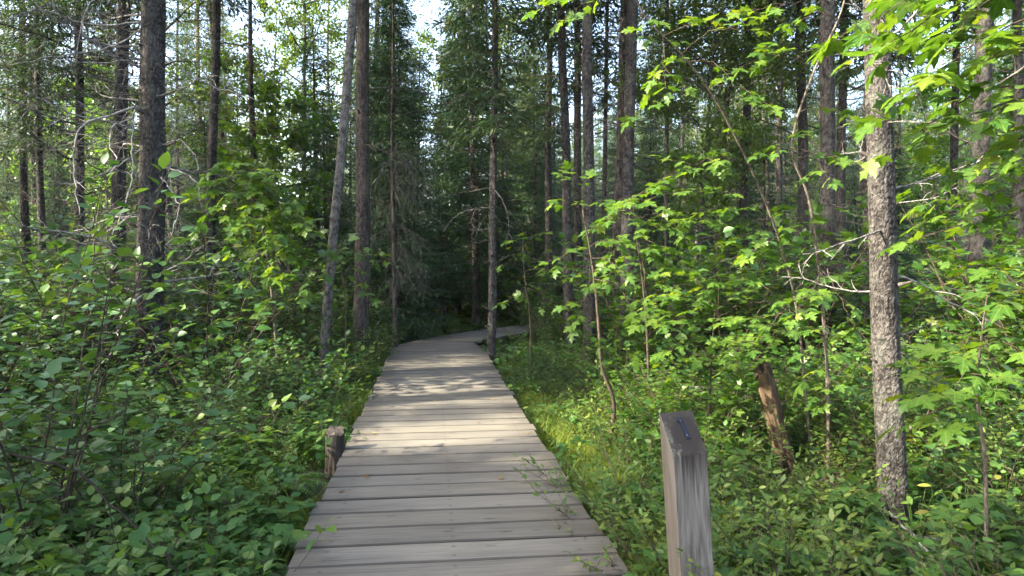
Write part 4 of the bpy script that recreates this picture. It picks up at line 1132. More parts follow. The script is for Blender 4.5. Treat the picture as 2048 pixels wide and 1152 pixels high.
COUNT.append(sapling('maple_tree', 'maple reaching big backlit leaves over the large flaky spruce trunk', [(2.55, 3.0, -.3), (2.5, 2.98, .6), (2.42, 2.9, 1.5), (2.3, 2.85, 2.3), (2.2, 2.8, 3.1), (2.1, 2.8, 3.8)], .024,
    [S(1760, 40, 2.9, .75), S(1745, 100, 2.8, .66, 1.1), S(1790, 210, 2.9, .58, 1.05), S(1860, 150, 2.6, .62, 1.1), S(1920, 60, 2.6, .7, 1.1), S(1990, 110, 2.6, .64), S(1960, 20, 2.8, .75), S(2010, 210, 2.6, .58, 1.05),
     S(1800, 290, 3.1, .54), S(1900, 250, 2.9, .56), S(1860, 20, 3.0, .75), S(1950, 320, 3.0, .5), S(1700, 60, 3.2, .75), S(2030, 280, 2.7, .53)], 503, .112))
COUNT.append(sapling('maple_tree', 'maple with level tiers of bright leaves in front of the thick dark trunk', [(2.95, 3.5, -.3), (2.92, 3.5, .5), (2.85, 3.45, 1.2), (2.8, 3.4, 1.9), (2.75, 3.4, 2.4)], .016,
    [S(1870, 390, 3.4, .72), S(1960, 370, 3.3, .75), S(2020, 350, 3.2, .75), S(1900, 420, 3.4, .68), S(1990, 440, 3.3, .66, 1.05), S(2020, 520, 3.2, .6, 1.1), S(1860, 470, 3.6, .62), S(2030, 590, 3.1, .55, 1.1)], 504, .105))
COUNT.append(sapling('maple_sapling', 'low maple sapling holding broad green leaves beside the large flaky spruce', [G(1985, 3.6), P(1970, 930, 3.55), P(1955, 800, 3.5), P(1962, 680, 3.45), P(1975, 590, 3.4)], .011,
    [S(1850, 780, 3.1, .55, 1.05), S(1900, 830, 3.0, .5, 1.1), S(1930, 690, 3.2, .72), S(1990, 760, 3.0, .6, 1.1), S(2030, 790, 3.0, .55), S(1920, 760, 3.0, .6, 1.0), S(2020, 690, 3.1, .75), S(1870, 745, 3.2, .62)], 505, .105))
COUNT.append(sapling('maple_sapling', 'sapling with a crooked dark stem beside the grassy boardwalk edge', [G(1213, 6.1), P(1228, 812, 6.1), P(1204, 735, 6.05), P(1198, 660, 6.0), P(1190, 570, 6.0), P(1180, 500, 5.95), P(1165, 420, 5.9)], .020,
    [S(1130, 400, 5.8, .95), S(1150, 360, 5.8, .98), S(1230, 430, 5.8, .9), S(1120, 520, 5.7, .82), S(1180, 560, 5.6, .78), S(1240, 540, 5.6, .8), S(1150, 640, 5.6, .7), S(1260, 610, 5.6, .7), S(1220, 480, 5.7, .86)], 506, .10, 'stem'))
COUNT.append(sapling('maple_sapling', 'sunlit yellow-green maple bush in front of the dark conifers', [G(560, 8.2), P(545, 600, 8.1), P(530, 480, 8.0), P(500, 390, 8.0), P(470, 330, 7.9)], .018,
    [S(470, 325, 7.8, .98), S(520, 345, 7.8, .95), S(430, 360, 7.8, .9), S(400, 390, 7.8, .85), S(560, 390, 7.8, .85), S(600, 440, 7.8, .75), S(460, 420, 7.7, .8), S(530, 430, 7.6, .78), S(630, 480, 7.8, .65), S(500, 480, 7.6, .68), S(580, 500, 7.6, .62), S(400, 450, 7.7, .72), S(640, 540, 7.8, .55), S(440, 500, 7.7, .62), S(600, 580, 7.5, .5), S(500, 560, 7.5, .5), S(420, 340, 7.6, .95), S(490, 360, 7.5, .92), S(560, 350, 7.5, .93), S(590, 400, 7.4, .85), S(450, 385, 7.4, .88), S(520, 395, 7.4, .86), S(620, 455, 7.4, .74), S(560, 460, 7.3, .74), S(490, 445, 7.3, .76), S(560, 550, 7.4, .52)], 507, .13, gap=.075))
COUNT.append(sapling('maple_sapling', 'little maple spreading flat sprays before the stout straight trunk', [G(690, 8.6), P(692, 690, 8.6), P(690, 600, 8.6), P(680, 520, 8.5), P(670, 490, 8.5)], .012,
    [S(740, 520, 8.3, .9), S(785, 525, 8.3, .85), S(650, 510, 8.3, .95), S(620, 560, 8.3, .75), S(720, 560, 8.3, .75), S(680, 500, 8.2, .95), S(740, 590, 8.3, .6)], 508, .10, 'stem'))
COUNT.append(sapling('maple_sapling', 'light green maple growing between the slim bend spruce and three straight trunks', [G(1065, 9.0), P(1060, 640, 9.0), P(1050, 560, 8.9), P(1045, 490, 8.9)], .012,
    [S(1030, 480, 8.7, .98), S(1075, 470, 8.7, .95), S(1010, 530, 8.7, .8), S(1090, 540, 8.7, .75), S(1050, 590, 8.6, .65), S(1100, 610, 8.6, .6), S(1020, 600, 8.7, .6)], 509, .095, 'stem'))

COUNT.append(sapling('maple_sapling', 'bushy many-branched maple in front of the stoutest bend spruce', [G(1300, 7.2), P(1295, 690, 7.2), P(1285, 560, 7.1), P(1270, 450, 7.0), P(1265, 390, 7.0)], .016,
    [S(1240, 400, 6.9, .98), S(1300, 380, 6.9, .98), S(1200, 450, 6.8, .9), S(1340, 420, 6.8, .92), S(1250, 470, 6.7, .88), S(1380, 480, 6.8, .82), S(1300, 500, 6.6, .84), S(1220, 550, 6.6, .76), S(1340, 560, 6.5, .74), S(1290, 600, 6.4, .68), S(1400, 570, 6.6, .7)], 511, .115, 'stem', .08))
COUNT.append(sapling('maple_sapling', 'low maple fanning large pale leaves behind the marker post', [G(1420, 5.9), P(1420, 780, 5.8), P(1425, 690, 5.7), P(1430, 620, 5.6)], .013,
    [S(1330, 590, 5.3, .92), S(1400, 560, 5.4, .98), S(1470, 590, 5.4, .95), S(1360, 640, 5.1, .84), S(1440, 640, 5.1, .86), S(1290, 640, 5.3, .8), S(1500, 640, 5.2, .84), S(1540, 600, 5.4, .9), S(1480, 700, 5.0, .72), S(1340, 700, 5.2, .68)], 512, .112, 'stem', .08))
# single large-leaved shrubs near the lens: every leaf a piece
def hero_shrub(name, label, x, y, seed, leaves, args, kw, limit=300, group=None):
    root = thing(name, label, 'shrub', (x, y, float(gz(x, y))), group)
    mb, lv = shrub(seed, *args, **kw)
    link('stems', mb.mesh('stems', M['stem']), root, kind='stuff')
    p = np.array(lv.p)
    order = np.argsort(np.linalg.norm(p + np.array([x, y, -1.4]), axis=1))
    near = Leaves(); rest = []
    for n_, k in enumerate(order):
        if n_ < limit: near.put(lv.p[k], lv.a[k], lv.u[k], lv.s[k])
        else: rest.append(k)
    leaf_objects(root, near, leaves, np.random.default_rng(seed), 'leaf', limit)
    if rest:
        fm = MB(); A = lv.arrays(); scatter(fm, T_OV, A[0][rest], A[1][rest], A[2][rest], A[3][rest], np.random.default_rng(seed).uniform(0, 1, len(rest)))
        link('foliage', fm.mesh('foliage', leaves[0].materials[0]), root, kind='stuff')
    COUNT.append((root, len(p)))
hp = G(60, 3.9); hero_shrub('dogwood_shrub', 'tallest broad-leaved dogwood shrub below the thin twin spruces', hp[0], hp[1], 601, DOG_LEAVES, (2.35, 9, .9, .112, .062), dict(stem_r=.008, tw=(.2, .5), tstep=.13))
hp = G(250, 4.3); hero_shrub('dogwood_shrub', 'grey-green dogwood shrub spreading before the thick dark spruce', hp[0], hp[1], 602, DOG_LEAVES, (1.25, 9, 1.3, .11, .06), dict(stem_r=.007, tw=(.2, .45), tstep=.12))
hp = G(60, 2.75); hero_shrub('hazel_shrub', 'low bright hazel with rounded leaves by the fallen reddish branch', hp[0], hp[1], 603, HAZEL_LEAVES, (.62, 7, 1.3, .085, .055), dict(stem_r=.005, tw=(.12, .3), tstep=.10))
hp = G(420, 3.0); hero_shrub('hazel_shrub', 'low green hazel at the boardwalk edge past the fallen reddish branch', hp[0], hp[1], 604, HAZEL_LEAVES, (.5, 7, 1.3, .08, .055), dict(stem_r=.005, tw=(.12, .28), tstep=.10))
hp = G(1990, 2.75); hero_shrub('hazel_shrub', 'glossy oval-leaved hazel shrub at the foot of the overhanging maple', hp[0], hp[1], 605, HAZEL_LEAVES, (.85, 7, 1.2, .08, .05), dict(stem_r=.005, tw=(.15, .35), tstep=.11))
hp = G(1150, 5.4)

# ---------------------------------------------------------------- shrubs by zone
rs = np.random.default_rng(55)
SHRUBS_AT = []
_st = G(669, 5.35)
CLEAR = [(_st[0] + .03, _st[1] - .12, .34), (_st[0] + .07, _st[1] - .4, .28), (.70, 2.75, .22), (2.2, 3.9, .55), (2.0, 3.5, .5), (1.75, 3.1, .36), (2.12, 5.3, .5), (1.9, 4.75, .42)]
def sow(kind, n, box, scale, name, label, cat, group, mind, clear=.25, cone=.8, zs=1.0, px=None):
    c = 0
    for _ in range(n * 40):
        if c >= n: break
        y_ = rs.uniform(box[2], box[3])
        x = rs.uniform(box[0], box[1])
        if abs(x) > cone * y_ + .6 or deck_dist(x, y_) < clear: continue
        if any((x - a) ** 2 + (y_ - b) ** 2 < mind ** 2 for a, b in SHRUBS_AT): continue
        s = rs.uniform(*scale)
        if any((x - a) ** 2 + (y_ - b) ** 2 < rr ** 2 for a, b, rr in CLEAR): continue
        if x > 0 and y_ < 11.5 and s > .5 and kind in ('dogwood', 'maple') and 1070 < 1024 + F * x / y_ < 1225: continue
        if x < 0 and y_ < 8.7 and s > .62 and kind in ('dogwood', 'maple') and 225 < 1024 + F * x / y_ < 385: continue
        if x < 0 and kind in ('dogwood', 'maple') and blocks_sun(x, y_, s * {'dogwood': 1.6, 'maple': 2.1}[kind], -1, .5, True): continue
        lb, gp = auto_label(label, x, y_, s, scale)
        place_shrub(kind, x, y_, s, lb, cat, gp, name, rs, zs); SHRUBS_AT.append((x, y_)); c += 1
def sow_px(kind, pts, name, label, cat, group):
    for px, d, s in pts:
        p = G(px, d); place_shrub(kind, p[0], p[1], s, label, cat, group, name, rs); SHRUBS_AT.append((p[0], p[1]))

sow_px('fern', [(620, 8.8, 1.0), (665, 9.4, 1.0), (735, 8.2, .75), (690, 10.0, 1.0), (590, 9.8, 1.1)], 'fern', 'green fern arching around the foot of the leaning grey trunk', 'fern', 'ferns by the leaning grey trunk')
sow_px('fern', [(1310, 7.6, .9), (1380, 8.0, .9)], 'fern', 'fern half hidden among stems behind the crooked sapling', 'fern', 'ferns behind the crooked sapling')
sow_px('fern', [(865, 15.6, .8), (940, 17.8, .8)], 'fern', 'small fern in deep shade across the boardwalk bend', 'fern', 'ferns across the bend')
sow_px('thicket', [(1075, 13.6, .85), (1110, 13.0, .95), (1150, 13.8, 1.0), (1200, 13.2, 1.0), (1240, 14.2, 1.1), (1090, 15.2, 1.1), (1140, 16.0, 1.3), (1200, 16.2, 1.3), (1280, 13.0, 1.0), (1085, 11.4, .6)], 'thicket_shrub', 'bushy shrub crowding the bank where the boardwalk disappears', 'shrub', 'bushes where the boardwalk disappears')
sow_px('maple', [(1120, 14.2, 1.1), (1180, 14.6, 1.2), (1230, 12.3, 1.0), (1060, 16.8, 1.0)], 'maple_bush', 'young maple crowding the bank where the boardwalk disappears', 'shrub', 'young maples where the boardwalk disappears')
sow('maple', 9, (1.0, 3.6, 5.2, 7.0), (.42, .68), 'maple_bush', 'bushy young maple', 'shrub', None, .45, .55)
sow('hazel', 18, (.5, 3.4, 4.4, 8.2), (.7, 1.25), 'hazel_shrub', 'low round-leaved hazel', 'shrub', None, .36, .7)
sow('dogwood', 11, (1.0, 4.6, 5.2, 8.5), (.5, .85), 'dogwood_shrub', 'grey-green dogwood shrub', 'shrub', None, .5, .6)
sow('hazel', 7, (1.0, 3.4, 2.7, 4.4), (.5, .8), 'hazel_shrub', 'low round-leaved hazel', 'shrub', None, .36, .3)
sow('maple', 12, (1.4, 6.5, 6.6, 9.4), (1.05, 1.35), 'maple_bush', 'bushy young maple', 'shrub', None, .7, .9)
sow('dogwood', 12, (1.6, 8.0, 6.4, 11), (1.1, 1.5), 'dogwood_shrub', 'tall dogwood shrub', 'shrub', None, .7, .9)
sow('dogwood', 12, (-9, -2.8, 7.6, 12.5), (1.2, 1.6), 'dogwood_shrub', 'tall dogwood shrub', 'shrub', None, .8, .9)
sow('dogwood', 9, (-3.8, -1.7, 5.6, 9.2), (.45, .68), 'dogwood_shrub', 'grey-green dogwood shrub', 'shrub', None, .45, .55)
sow('hazel', 12, (-3.6, -1.6, 5.2, 9.2), (.75, 1.1), 'hazel_shrub', 'round-leaved hazel', 'shrub', None, .42, .4)
sow('fern', 7, (-3.6, -1.5, 3.8, 7.2), (.6, .95), 'fern', 'arching green fern', 'fern', None, .5, .3)
sow('maple', 7, (-4.2, -1.6, 3.8, 7.4), (.28, .48), 'maple_bush', 'bushy young maple', 'shrub', None, .5, .4)
sow('hazel', 12, (-3.2, -1.2, 2.4, 4.2), (.55, .85), 'hazel_shrub', 'low round-leaved hazel', 'shrub', None, .33, .2)
sow('dogwood', 16, (-4.6, -2.0, 3.4, 6.2), (.65, 1.05), 'dogwood_shrub', 'grey-green dogwood shrub', 'shrub', None, .48, .8)
sow('thicket', 20, (-4.5, -1.4, 4.2, 8.0), (.35, .65), 'thicket_shrub', 'small-leaved bushy shrub', 'shrub', None, .38, .25)
sow('dogwood', 20, (-8, -3.0, 6.2, 11), (.85, 1.25), 'dogwood_shrub', 'grey-green dogwood shrub', 'shrub', None, .65, .9)
sow('maple', 12, (-8, -2.6, 7.5, 13), (.65, 1.05), 'maple_bush', 'bushy young maple', 'shrub', None, .8, .7)
sow('thicket', 18, (-3.4, -1.6, 8.0, 13), (.4, .75), 'thicket_shrub', 'small-leaved bushy shrub', 'shrub', None, .42, .25)
sow('berry', 28, (.7, 3.6, 2.5, 4.6), (.75, 1.25), 'blueberry_bush', 'narrow-leaved blueberry bush', 'shrub', None, .27, .22)
sow('berry', 24, (.3, 3.4, 4.6, 7.4), (.7, 1.2), 'blueberry_bush', 'narrow-leaved blueberry bush', 'shrub', None, .33, .6)
sow('thicket', 20, (.0, 3.2, 6.0, 11.0), (.35, .62), 'thicket_shrub', 'small-leaved bushy shrub', 'shrub', None, .42, .35)
sow('maple', 22, (.9, 6.6, 6.2, 10.5), (.75, 1.2), 'maple_bush', 'bushy young maple', 'shrub', None, .6, .85)
sow('thicket', 16, (2.2, 6.5, 4.8, 9.0), (.6, .95), 'thicket_shrub', 'small-leaved bushy shrub', 'shrub', None, .5, .8)
sow('dogwood', 12, (3.0, 9, 6.5, 12.5), (.6, 1.0), 'dogwood_shrub', 'grey-green dogwood shrub', 'shrub', None, .7, .8)
sow('maple', 26, (-14, 14, 12, 23), (.8, 1.5), 'maple_bush', 'bushy young maple', 'shrub', None, 1.2, 1.0)
sow('thicket', 66, (-17, 17, 12, 27), (.9, 1.9), 'thicket_shrub', 'small-leaved bushy shrub', 'shrub', None, .9, .5)

# ---------------------------------------------------------------- ground cover: one mass of low herbs and grass
def herb_mesh(seed, nleaf, H, size, tmpl, mat):
    r = np.random.default_rng(seed); fm = MB(); lv = Leaves(); mb = MB()
    for k in range(nleaf):
        az = r.uniform(0, 6.28); rad = r.uniform(.01, .13); h = H * r.uniform(.35, 1.0)
        tip = np.array([math.cos(az) * rad, math.sin(az) * rad, h])
        tube(fm, np.array([[tip[0] * .2, tip[1] * .2, -.02], [tip[0] * .6, tip[1] * .6, h * .6], tip]), [.0016, .0013, .001], 3, .2)
        lv.put(tip, [math.cos(az + r.normal(0, .5)), math.sin(az + r.normal(0, .5)), r.uniform(-.4, .1)], nrm(np.array([0, 0, 1.0]) + r.normal(0, .25, 3)), size * r.uniform(.6, 1.15))
    p, a, u, s = lv.arrays(); scatter(fm, tmpl, p, a, u, s, r.uniform(0, 1, len(p)))
    return fm.mesh('herb', mat)
def grass_mesh(seed):
    r = np.random.default_rng(seed); fm = MB()
    for k in range(36):
        az = r.uniform(0, 6.28); L = r.uniform(.12, .34); b = r.normal(0, .045, 2); w = r.uniform(.0018, .0032)
        t = np.linspace(0, 1, 5); bend = r.uniform(.2, .8) * L
        pts = np.column_stack([b[0] + math.cos(az) * bend * t ** 2, b[1] + math.sin(az) * bend * t ** 2, -.02 + L * (t - .3 * t ** 2)])
        h = np.array([-math.sin(az), math.cos(az), 0]); ww = w * (1 - t ** 2 * .95)[:, None]
        V = np.stack([pts - h * ww, pts + h * ww], 1).reshape(-1, 3)
        T = [];
        for j in range(4): T += [(2 * j, 2 * j + 1, 2 * j + 3), (2 * j, 2 * j + 3, 2 * j + 2)]
        fm.add(V, T, r.uniform(0, 1))
    return fm.mesh('grass', M['grass'])
HERBS = [herb_mesh(700, 16, .22, .075, T_OV2, M['herb']), herb_mesh(701, 24, .18, .05, T_SM, M['herb']), herb_mesh(702, 12, .28, .085, T_MP, M['herb']), herb_mesh(703, 20, .26, .055, T_LONG, M['berry']), grass_mesh(704), grass_mesh(705)]

def cover(name, pts, rot, scl, meshes, label):
    """one mass: the listed plants set on points of a single object"""
    src = bpy.data.collections.new(name + '_plants')
    for k, me in enumerate(meshes):
        o = bpy.data.objects.new(f'plant_{k}', me); src.objects.link(o)
    me = bpy.data.meshes.new(name)
    me.vertices.add(len(pts)); me.vertices.foreach_set('co', np.asarray(pts, np.float32).ravel())
    for nm, typ, data, key in (('rot', 'FLOAT_VECTOR', rot, 'vector'), ('scl', 'FLOAT', scl, 'value')):
        a = me.attributes.new(nm, typ, 'POINT'); a.data.foreach_set(key, np.asarray(data, np.float32).ravel())
    o = link(name, me, kind='stuff'); o['label'] = label
    ng = bpy.data.node_groups.new(name, 'GeometryNodeTree')
    ng.interface.new_socket('Geometry', in_out='INPUT', socket_type='NodeSocketGeometry'); ng.interface.new_socket('Geometry', in_out='OUTPUT', socket_type='NodeSocketGeometry')
    gi = ng.nodes.new('NodeGroupInput'); go = ng.nodes.new('NodeGroupOutput')
    ip = ng.nodes.new('GeometryNodeInstanceOnPoints'); ci = ng.nodes.new('GeometryNodeCollectionInfo')
    ci.inputs['Collection'].default_value = src; ci.inputs['Separate Children'].default_value = True; ci.inputs['Reset Children'].default_value = True
    ar = ng.nodes.new('GeometryNodeInputNamedAttribute'); ar.data_type = 'FLOAT_VECTOR'; ar.inputs[0].default_value = 'rot'
    as_ = ng.nodes.new('GeometryNodeInputNamedAttribute'); as_.data_type = 'FLOAT'; as_.inputs[0].default_value = 'scl'
    L = ng.links.new
    L(gi.outputs[0], ip.inputs['Points']); L(ci.outputs[0], ip.inputs['Instance']); ip.inputs['Pick Instance'].default_value = True
    L(ar.outputs[0], ip.inputs['Rotation']); L(as_.outputs[0], ip.inputs['Scale']); L(ip.outputs[0], go.inputs[0])
    md = o.modifiers.new('scatter', 'NODES'); md.node_group = ng
    return o
def cover_points(n, box, power, clear, seed, cone=.8, keep=None):
    r = np.random.default_rng(seed); out = []
    while len(out) < n:
        y_ = box[2] + (box[3] - box[2]) * r.random() ** power
        w = min(box[1], cone * y_ + 1.2); x = r.uniform(-w, w)
        if not (box[0] < x < box[1]) or deck_dist(x, y_) < clear or any((x - a) ** 2 + (y_ - b) ** 2 < (rr * .8) ** 2 for a, b, rr in CLEAR[:3]): continue
        if keep and not keep(x, y_, r): continue
        out.append((x, y_, float(gz(x, y_))))
    out = np.array(out); m_ = len(out)
    return out, np.column_stack([r.normal(0, .12, m_), r.normal(0, .12, m_), r.uniform(0, 6.28, m_)]), r
patch = lambda x, y_, r: r.random() < .35 + .65 * (math.sin(2.3 * x + 1.1 * y_) * math.sin(1.7 * y_ - .9 * x + 2) + .6 * math.sin(4.1 * x) * math.sin(3.7 * y_) > -.15)
pts, rot, rr_ = cover_points(10500, (-16, 16, 1.8, 26), 1.45, .05, 801, keep=patch)
cover('undergrowth', pts, rot, rr_.uniform(.45, 1.45, len(pts)) * np.where(pts[:, 1] > 10, 1.25, 1.0), HERBS[:4], 'low green herbs covering the forest floor')
gk = lambda x, y_, r: r.random() < math.exp(-((deck_dist(x, y_) - .15) / .45) ** 2) * (1 if 3.2 < y_ < 9 and x > -.6 else .2)
pts, rot, rr_ = cover_points(1150, (-5, 4, 2.2, 12), 1.2, .03, 802, keep=gk)
cover('grass', pts, rot, rr_.uniform(.7, 1.25, len(pts)), HERBS[4:], 'fine yellow-green grass along the boardwalk edge')

rm = np.random.default_rng(811)
ang = rm.uniform(-1.0, 1.0, 1300); ang = ang[~(((ang > -.335) & (ang < -.215)) | ((ang > -.155) & (ang < -.04)))]
ang = np.concatenate([ang, rm.uniform(-.34, -.02, 60)]); NF = len(ang); rad = rm.uniform(60, 95, NF)
fp = np.column_stack([np.sin(ang) * rad, np.cos(ang) * rad, np.zeros(NF)]); fp[:, 2] = gz(fp[:, 0], fp[:, 1])
fs = rm.uniform(.8, 1.25, NF); fs[-60:] *= .6
cover('forest', fp, np.column_stack([np.zeros(NF), np.zeros(NF), rm.uniform(0, 6.28, NF)]), fs, [dict(TREE['spruce'][0]['parts'])['crown'], dict(TREE['fir'][2]['parts'])['crown'], dict(TREE['fir'][0]['parts'])['crown'], dict(TREE['aspen'][1]['parts'])['crown'], dict(TREE['aspen'][0]['parts'])['crown'], dict(TREE['larch'][0]['parts'])['crown']], 'far-off wood closing the view')

# ---------------------------------------------------------------- marker post
def marker_post():
    root = thing('marker_post', 'squared timber trail marker post with slanted top beside the boardwalk', 'post', (.752, 2.835, -.27))
    root.rotation_euler = (0, math.radians(-4.0), math.radians(7))
    w = .070; zf, zb = .926, 1.068       # front and back edge of the slanted top, above the base
    b = .004
    prof = [(-w + b, -w), (w - b, -w), (w, -w + b), (w, w - b), (w - b, w), (-w + b, w), (-w, w - b), (-w, -w + b)]
    mb = MB(); n = 8; V = []
    zz = list(np.linspace(-.12, .88, 12))
    for z in zz: V += [(x, y_, z) for x, y_ in prof]
    slope = lambda y_: zf + (zb - zf) * (y_ + w) / (2 * w)
    V += [(x, y_, slope(y_) - .004) for x, y_ in prof]
    V += [(x * .955, y_ * .955, slope(y_ * .955)) for x, y_ in prof]
    rows = len(zz) + 2; T = []
    for a in range(rows - 1):
        for j in range(n):
            p0, p1 = a * n + j, a * n + (j + 1) % n
            T += [(p0, p1, p1 + n), (p0, p1 + n, p0 + n)]
    k = (rows - 1) * n
    for j in range(1, n - 1): T.append((k, k + j, k + j + 1))
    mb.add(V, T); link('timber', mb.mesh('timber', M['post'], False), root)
    # numeral one: a tapering bar with a small flag, held by two screws
    sl = math.atan2(zb - zf, 2 * w)
    m4 = Matrix.Translation((.008, .010, slope(.010) + .0015)) @ Matrix.Rotation(sl, 4, 'X') @ Matrix.Rotation(math.radians(6), 4, 'Z')
    out = [(-.007, -.050), (.009, -.050), (.0065, .050), (-.001, .052), (-.012, .040), (-.012, .030), (-.004, .035)]
    V = [(x, y_, 0) for x, y_ in out] + [(x, y_, .004) for x, y_ in out]; n = len(out)
    T = [(n + 0, n + 1, n + 6), (n + 1, n + 2, n + 6), (n + 2, n + 3, n + 6), (n + 3, n + 4, n + 6), (n + 4, n + 5, n + 6)]
    for j in range(n): T += [(j, (j + 1) % n, n + (j + 1) % n), (j, n + (j + 1) % n, n + j)]
    mb = MB(); mb.add(V, T); num = link('numeral', mb.mesh('numeral', M['metal'], False), root, mat4=m4)
    for x, y_ in ((.001, .034), (.001, -.034)):
        mb = MB(); th = np.linspace(0, 2 * PI, 9)[:-1]
        V = [(x + .0034 * math.cos(t), y_ + .0034 * math.sin(t), .004) for t in th] + [(x + .0026 * math.cos(t), y_ + .0026 * math.sin(t), .0055) for t in th] + [(x, y_, .0058)]
        T = []
        for j in range(8): j2 = (j + 1) % 8; T += [(j, j2, 8 + j2), (j, 8 + j2, 8 + j), (8 + j, 8 + j2, 16)]
        mb.add(V, T); link('screw', mb.mesh('screw', M['screw']), num)
marker_post()

# ---------------------------------------------------------------- stump, broken trunk, fallen branches
def stump():
    p = G(669, 5.35); r = np.random.default_rng(9)
    root = thing('tree_stump', 'short grey cut stump with a split top beside the boardwalk', 'stump', p)
    sides = 22; zs = np.linspace(-.1, .36, 14); th = np.linspace(0, 2 * PI, sides, endpoint=False)
    ridge = r.normal(0, .006, sides)
    V = []
    for z in zs:
        rad = .068 * (1 + .22 * np.exp(-(z + .05) / .08) - .05 * z) + ridge + .003 * np.sin(4 * th + 9 * z)
        V.append(np.column_stack([rad * np.cos(th), rad * np.sin(th) * .9, np.full(sides, z) + (.03 * np.sin(th) + .012 * np.sin(3 * th) if z > .35 else 0)]))
    V = np.vstack(V); n = len(zs)
    i = np.arange(n - 1)[:, None] * sides; j = np.arange(sides)[None]; j2 = (j + 1) % sides
    q = np.stack([i + j, i + j2, i + sides + j2, i + sides + j], -1).reshape(-1, 4)
    mb = MB(); mb.add(V, np.concatenate([q[:, [0, 1, 2]], q[:, [0, 2, 3]]])); link('trunk', mb.mesh('trunk', M['stump']), root)
    topv = V[-sides:] * [.99, .99, 1]; c = topv.mean(0)
    mb = MB(); back = topv[:, 1] > -.02
    W = np.vstack([topv + [0, 0, .001], c + [0, 0, .004]]); W[:sides][~back, 2] -= .035
    mb.add(W, [(k, (k + 1) % sides, sides) for k in range(sides)]); link('cut_face', mb.mesh('cut_face', M['cutwood'], False), root)
stump()

def snag():
    base = G(1580, 5.6); top = P(1524, 738, 5.45); r = np.random.default_rng(19)
    root = thing('broken_trunk', 'leaning brown broken trunk without bark among the maple stems', 'dead tree', base)
    ax = nrm(top - base); q = Vector((0, 0, 1)).rotation_difference(Vector(ax)); root.rotation_mode = 'QUATERNION'; root.rotation_quaternion = q
    L = np.linalg.norm(top - base); sides = 26; zs = np.linspace(-.2, L, 40); th = np.linspace(0, 2 * PI, sides, endpoint=False)
    V = []
    for z in zs:
        t = max(0, z) / L; rad = .078 - .012 * t + .004 * np.sin(5 * th + z * 3) + .003 * np.sin(9 * th - 5 * z) + r.normal(0, .0012, sides)
        zz = np.full(sides, z)
        if t > .98: zz = zz + .03 * np.sin(th + 1) + r.uniform(-.012, .015, sides)
        V.append(np.column_stack([rad * np.cos(th), rad * np.sin(th), zz]))
    V = np.vstack(V); n = len(zs)
    i = np.arange(n - 1)[:, None] * sides; j = np.arange(sides)[None]; j2 = (j + 1) % sides
    qd = np.stack([i + j, i + j2, i + sides + j2, i + sides + j], -1).reshape(-1, 4)
    T = np.concatenate([qd[:, [0, 1, 2]], qd[:, [0, 2, 3]]])
    V = np.vstack([V, [0, 0, L - .04]]); k = len(V) - 1; o = (n - 1) * sides
    T = np.vstack([T, [(o + a, o + (a + 1) % sides, k) for a in range(sides)]])
    mb = MB(); mb.add(V, T); link('trunk', mb.mesh('trunk', M['rotten']), root)
snag()

def stick(name, label, pts, r0, mat, seed, twigs=3):
    r = np.random.default_rng(seed); q = spline(pts, 24); q[1:-1] += r.normal(0, .006, (22, 3)); base = q.mean(0)
    mb = MB(); tube(mb, q - base, np.linspace(r0, r0 * .45, 24), 7, .5, True)
    for k in range(twigs):
        i = int(r.integers(6, 20)); d = nrm(q[i + 1] - q[i] + r.normal(0, .6, 3)); a = q[i] - base
        tube(mb, np.array([a, a + d * .12, a + d * .22 + r.normal(0, .02, 3)]), [r0 * .4, r0 * .3, r0 * .15], 4, .5)
    tag(link(name, mb.mesh(name, M[mat]), loc=base), label, 'branch')
stick('fallen_branch', 'dark reddish fallen branch slanting through the low hazels', [P(20, 905, 3.3), P(150, 945, 3.2), P(240, 1030, 3.0), P(330, 1110, 2.8), P(370, 1170, 2.7)], .0065, 'stem_red', 91)
stick('fallen_stick', 'pale bare stick lying over the herbs at the foot of the large flaky spruce', [P(1770, 1015, 3.5), P(1815, 1060, 3.3), P(1860, 1110, 3.15), P(1905, 1170, 3.0)], .006, 'deadwood', 92, 2)
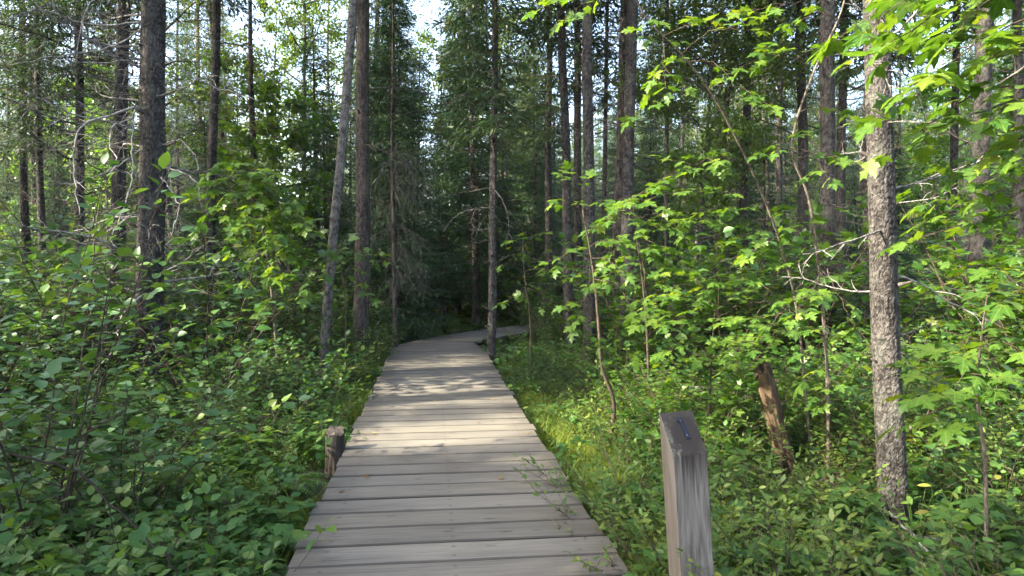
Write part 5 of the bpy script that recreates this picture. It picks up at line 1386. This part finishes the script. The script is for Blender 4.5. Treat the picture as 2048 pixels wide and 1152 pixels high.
stick('fallen_stick', 'thin pale twig arched over the stems behind the marker post', [P(1380, 775, 6.2), P(1425, 778, 6.2), P(1460, 800, 6.3)], .006, 'deadwood', 93, 3)

rl = np.random.default_rng(66)
M['dry'] = leaf_mat('dry_leaf', [(0, (.10, .055, .025)), (.5, (.17, .10, .04)), (1, (.22, .17, .06))], .2, .7, .2)
dry = []
for t in (.1, .5, .9):
    V, T = t_ovate(.34, -.15, .22); mb = MB(); mb.add(V, T, t); dry.append(mb.mesh('fallen_leaf', M['dry']))
for k in range(16):
    y_ = rl.uniform(3.0, 9.5); f_ = rl.choice([rl.uniform(.02, .2), rl.uniform(.8, .98), rl.uniform(.2, .8)]); c = ctrA(y_); x = c[0] + (f_ - .5) * 1.5
    sc = rl.uniform(.025, .05)
    tag(link('fallen_leaf', dry[k % 3], mat4=Matrix.Translation((x, y_, .006)) @ Matrix.Rotation(rl.uniform(0, 6.28), 4, 'Z') @ Matrix.Diagonal((sc, sc, sc, 1))), 'small dry brown leaf lying on the boardwalk planks', 'leaf', 'dry leaves on the boardwalk')
# ---------------------------------------------------------------- thin morning haze in the wood
mb = MB(); a = np.array([(-420, -260, -2), (420, -260, -2), (420, 620, -2), (-420, 620, -2), (-420, -260, 36), (420, -260, 36), (420, 620, 36), (-420, 620, 36)], float)
q = [(0, 3, 2, 1), (4, 5, 6, 7), (0, 1, 5, 4), (1, 2, 6, 5), (2, 3, 7, 6), (3, 0, 4, 7)]
mb.add(a, [t for f in q for t in ((f[0], f[1], f[2]), (f[0], f[2], f[3]))])
hm, hnt, hout = new_mat('haze')
pv = nd(hnt, 'ShaderNodeVolumePrincipled'); pv.inputs['Color'].default_value = (.93, .96, 1, 1); pv.inputs['Density'].default_value = .0004; pv.inputs['Anisotropy'].default_value = .3
hnt.links.new(pv.outputs[0], hout.inputs[1])
hz = link('haze', mb.mesh('haze', hm, False), kind='stuff'); hz['label'] = 'thin pale morning haze between the trees'
print('leaf counts', [(o.name, n) for o, n in COUNT], 'objects', len(bpy.data.objects), 'shrubs', len(SHRUBS_AT), 'trees', len(TREES_AT))
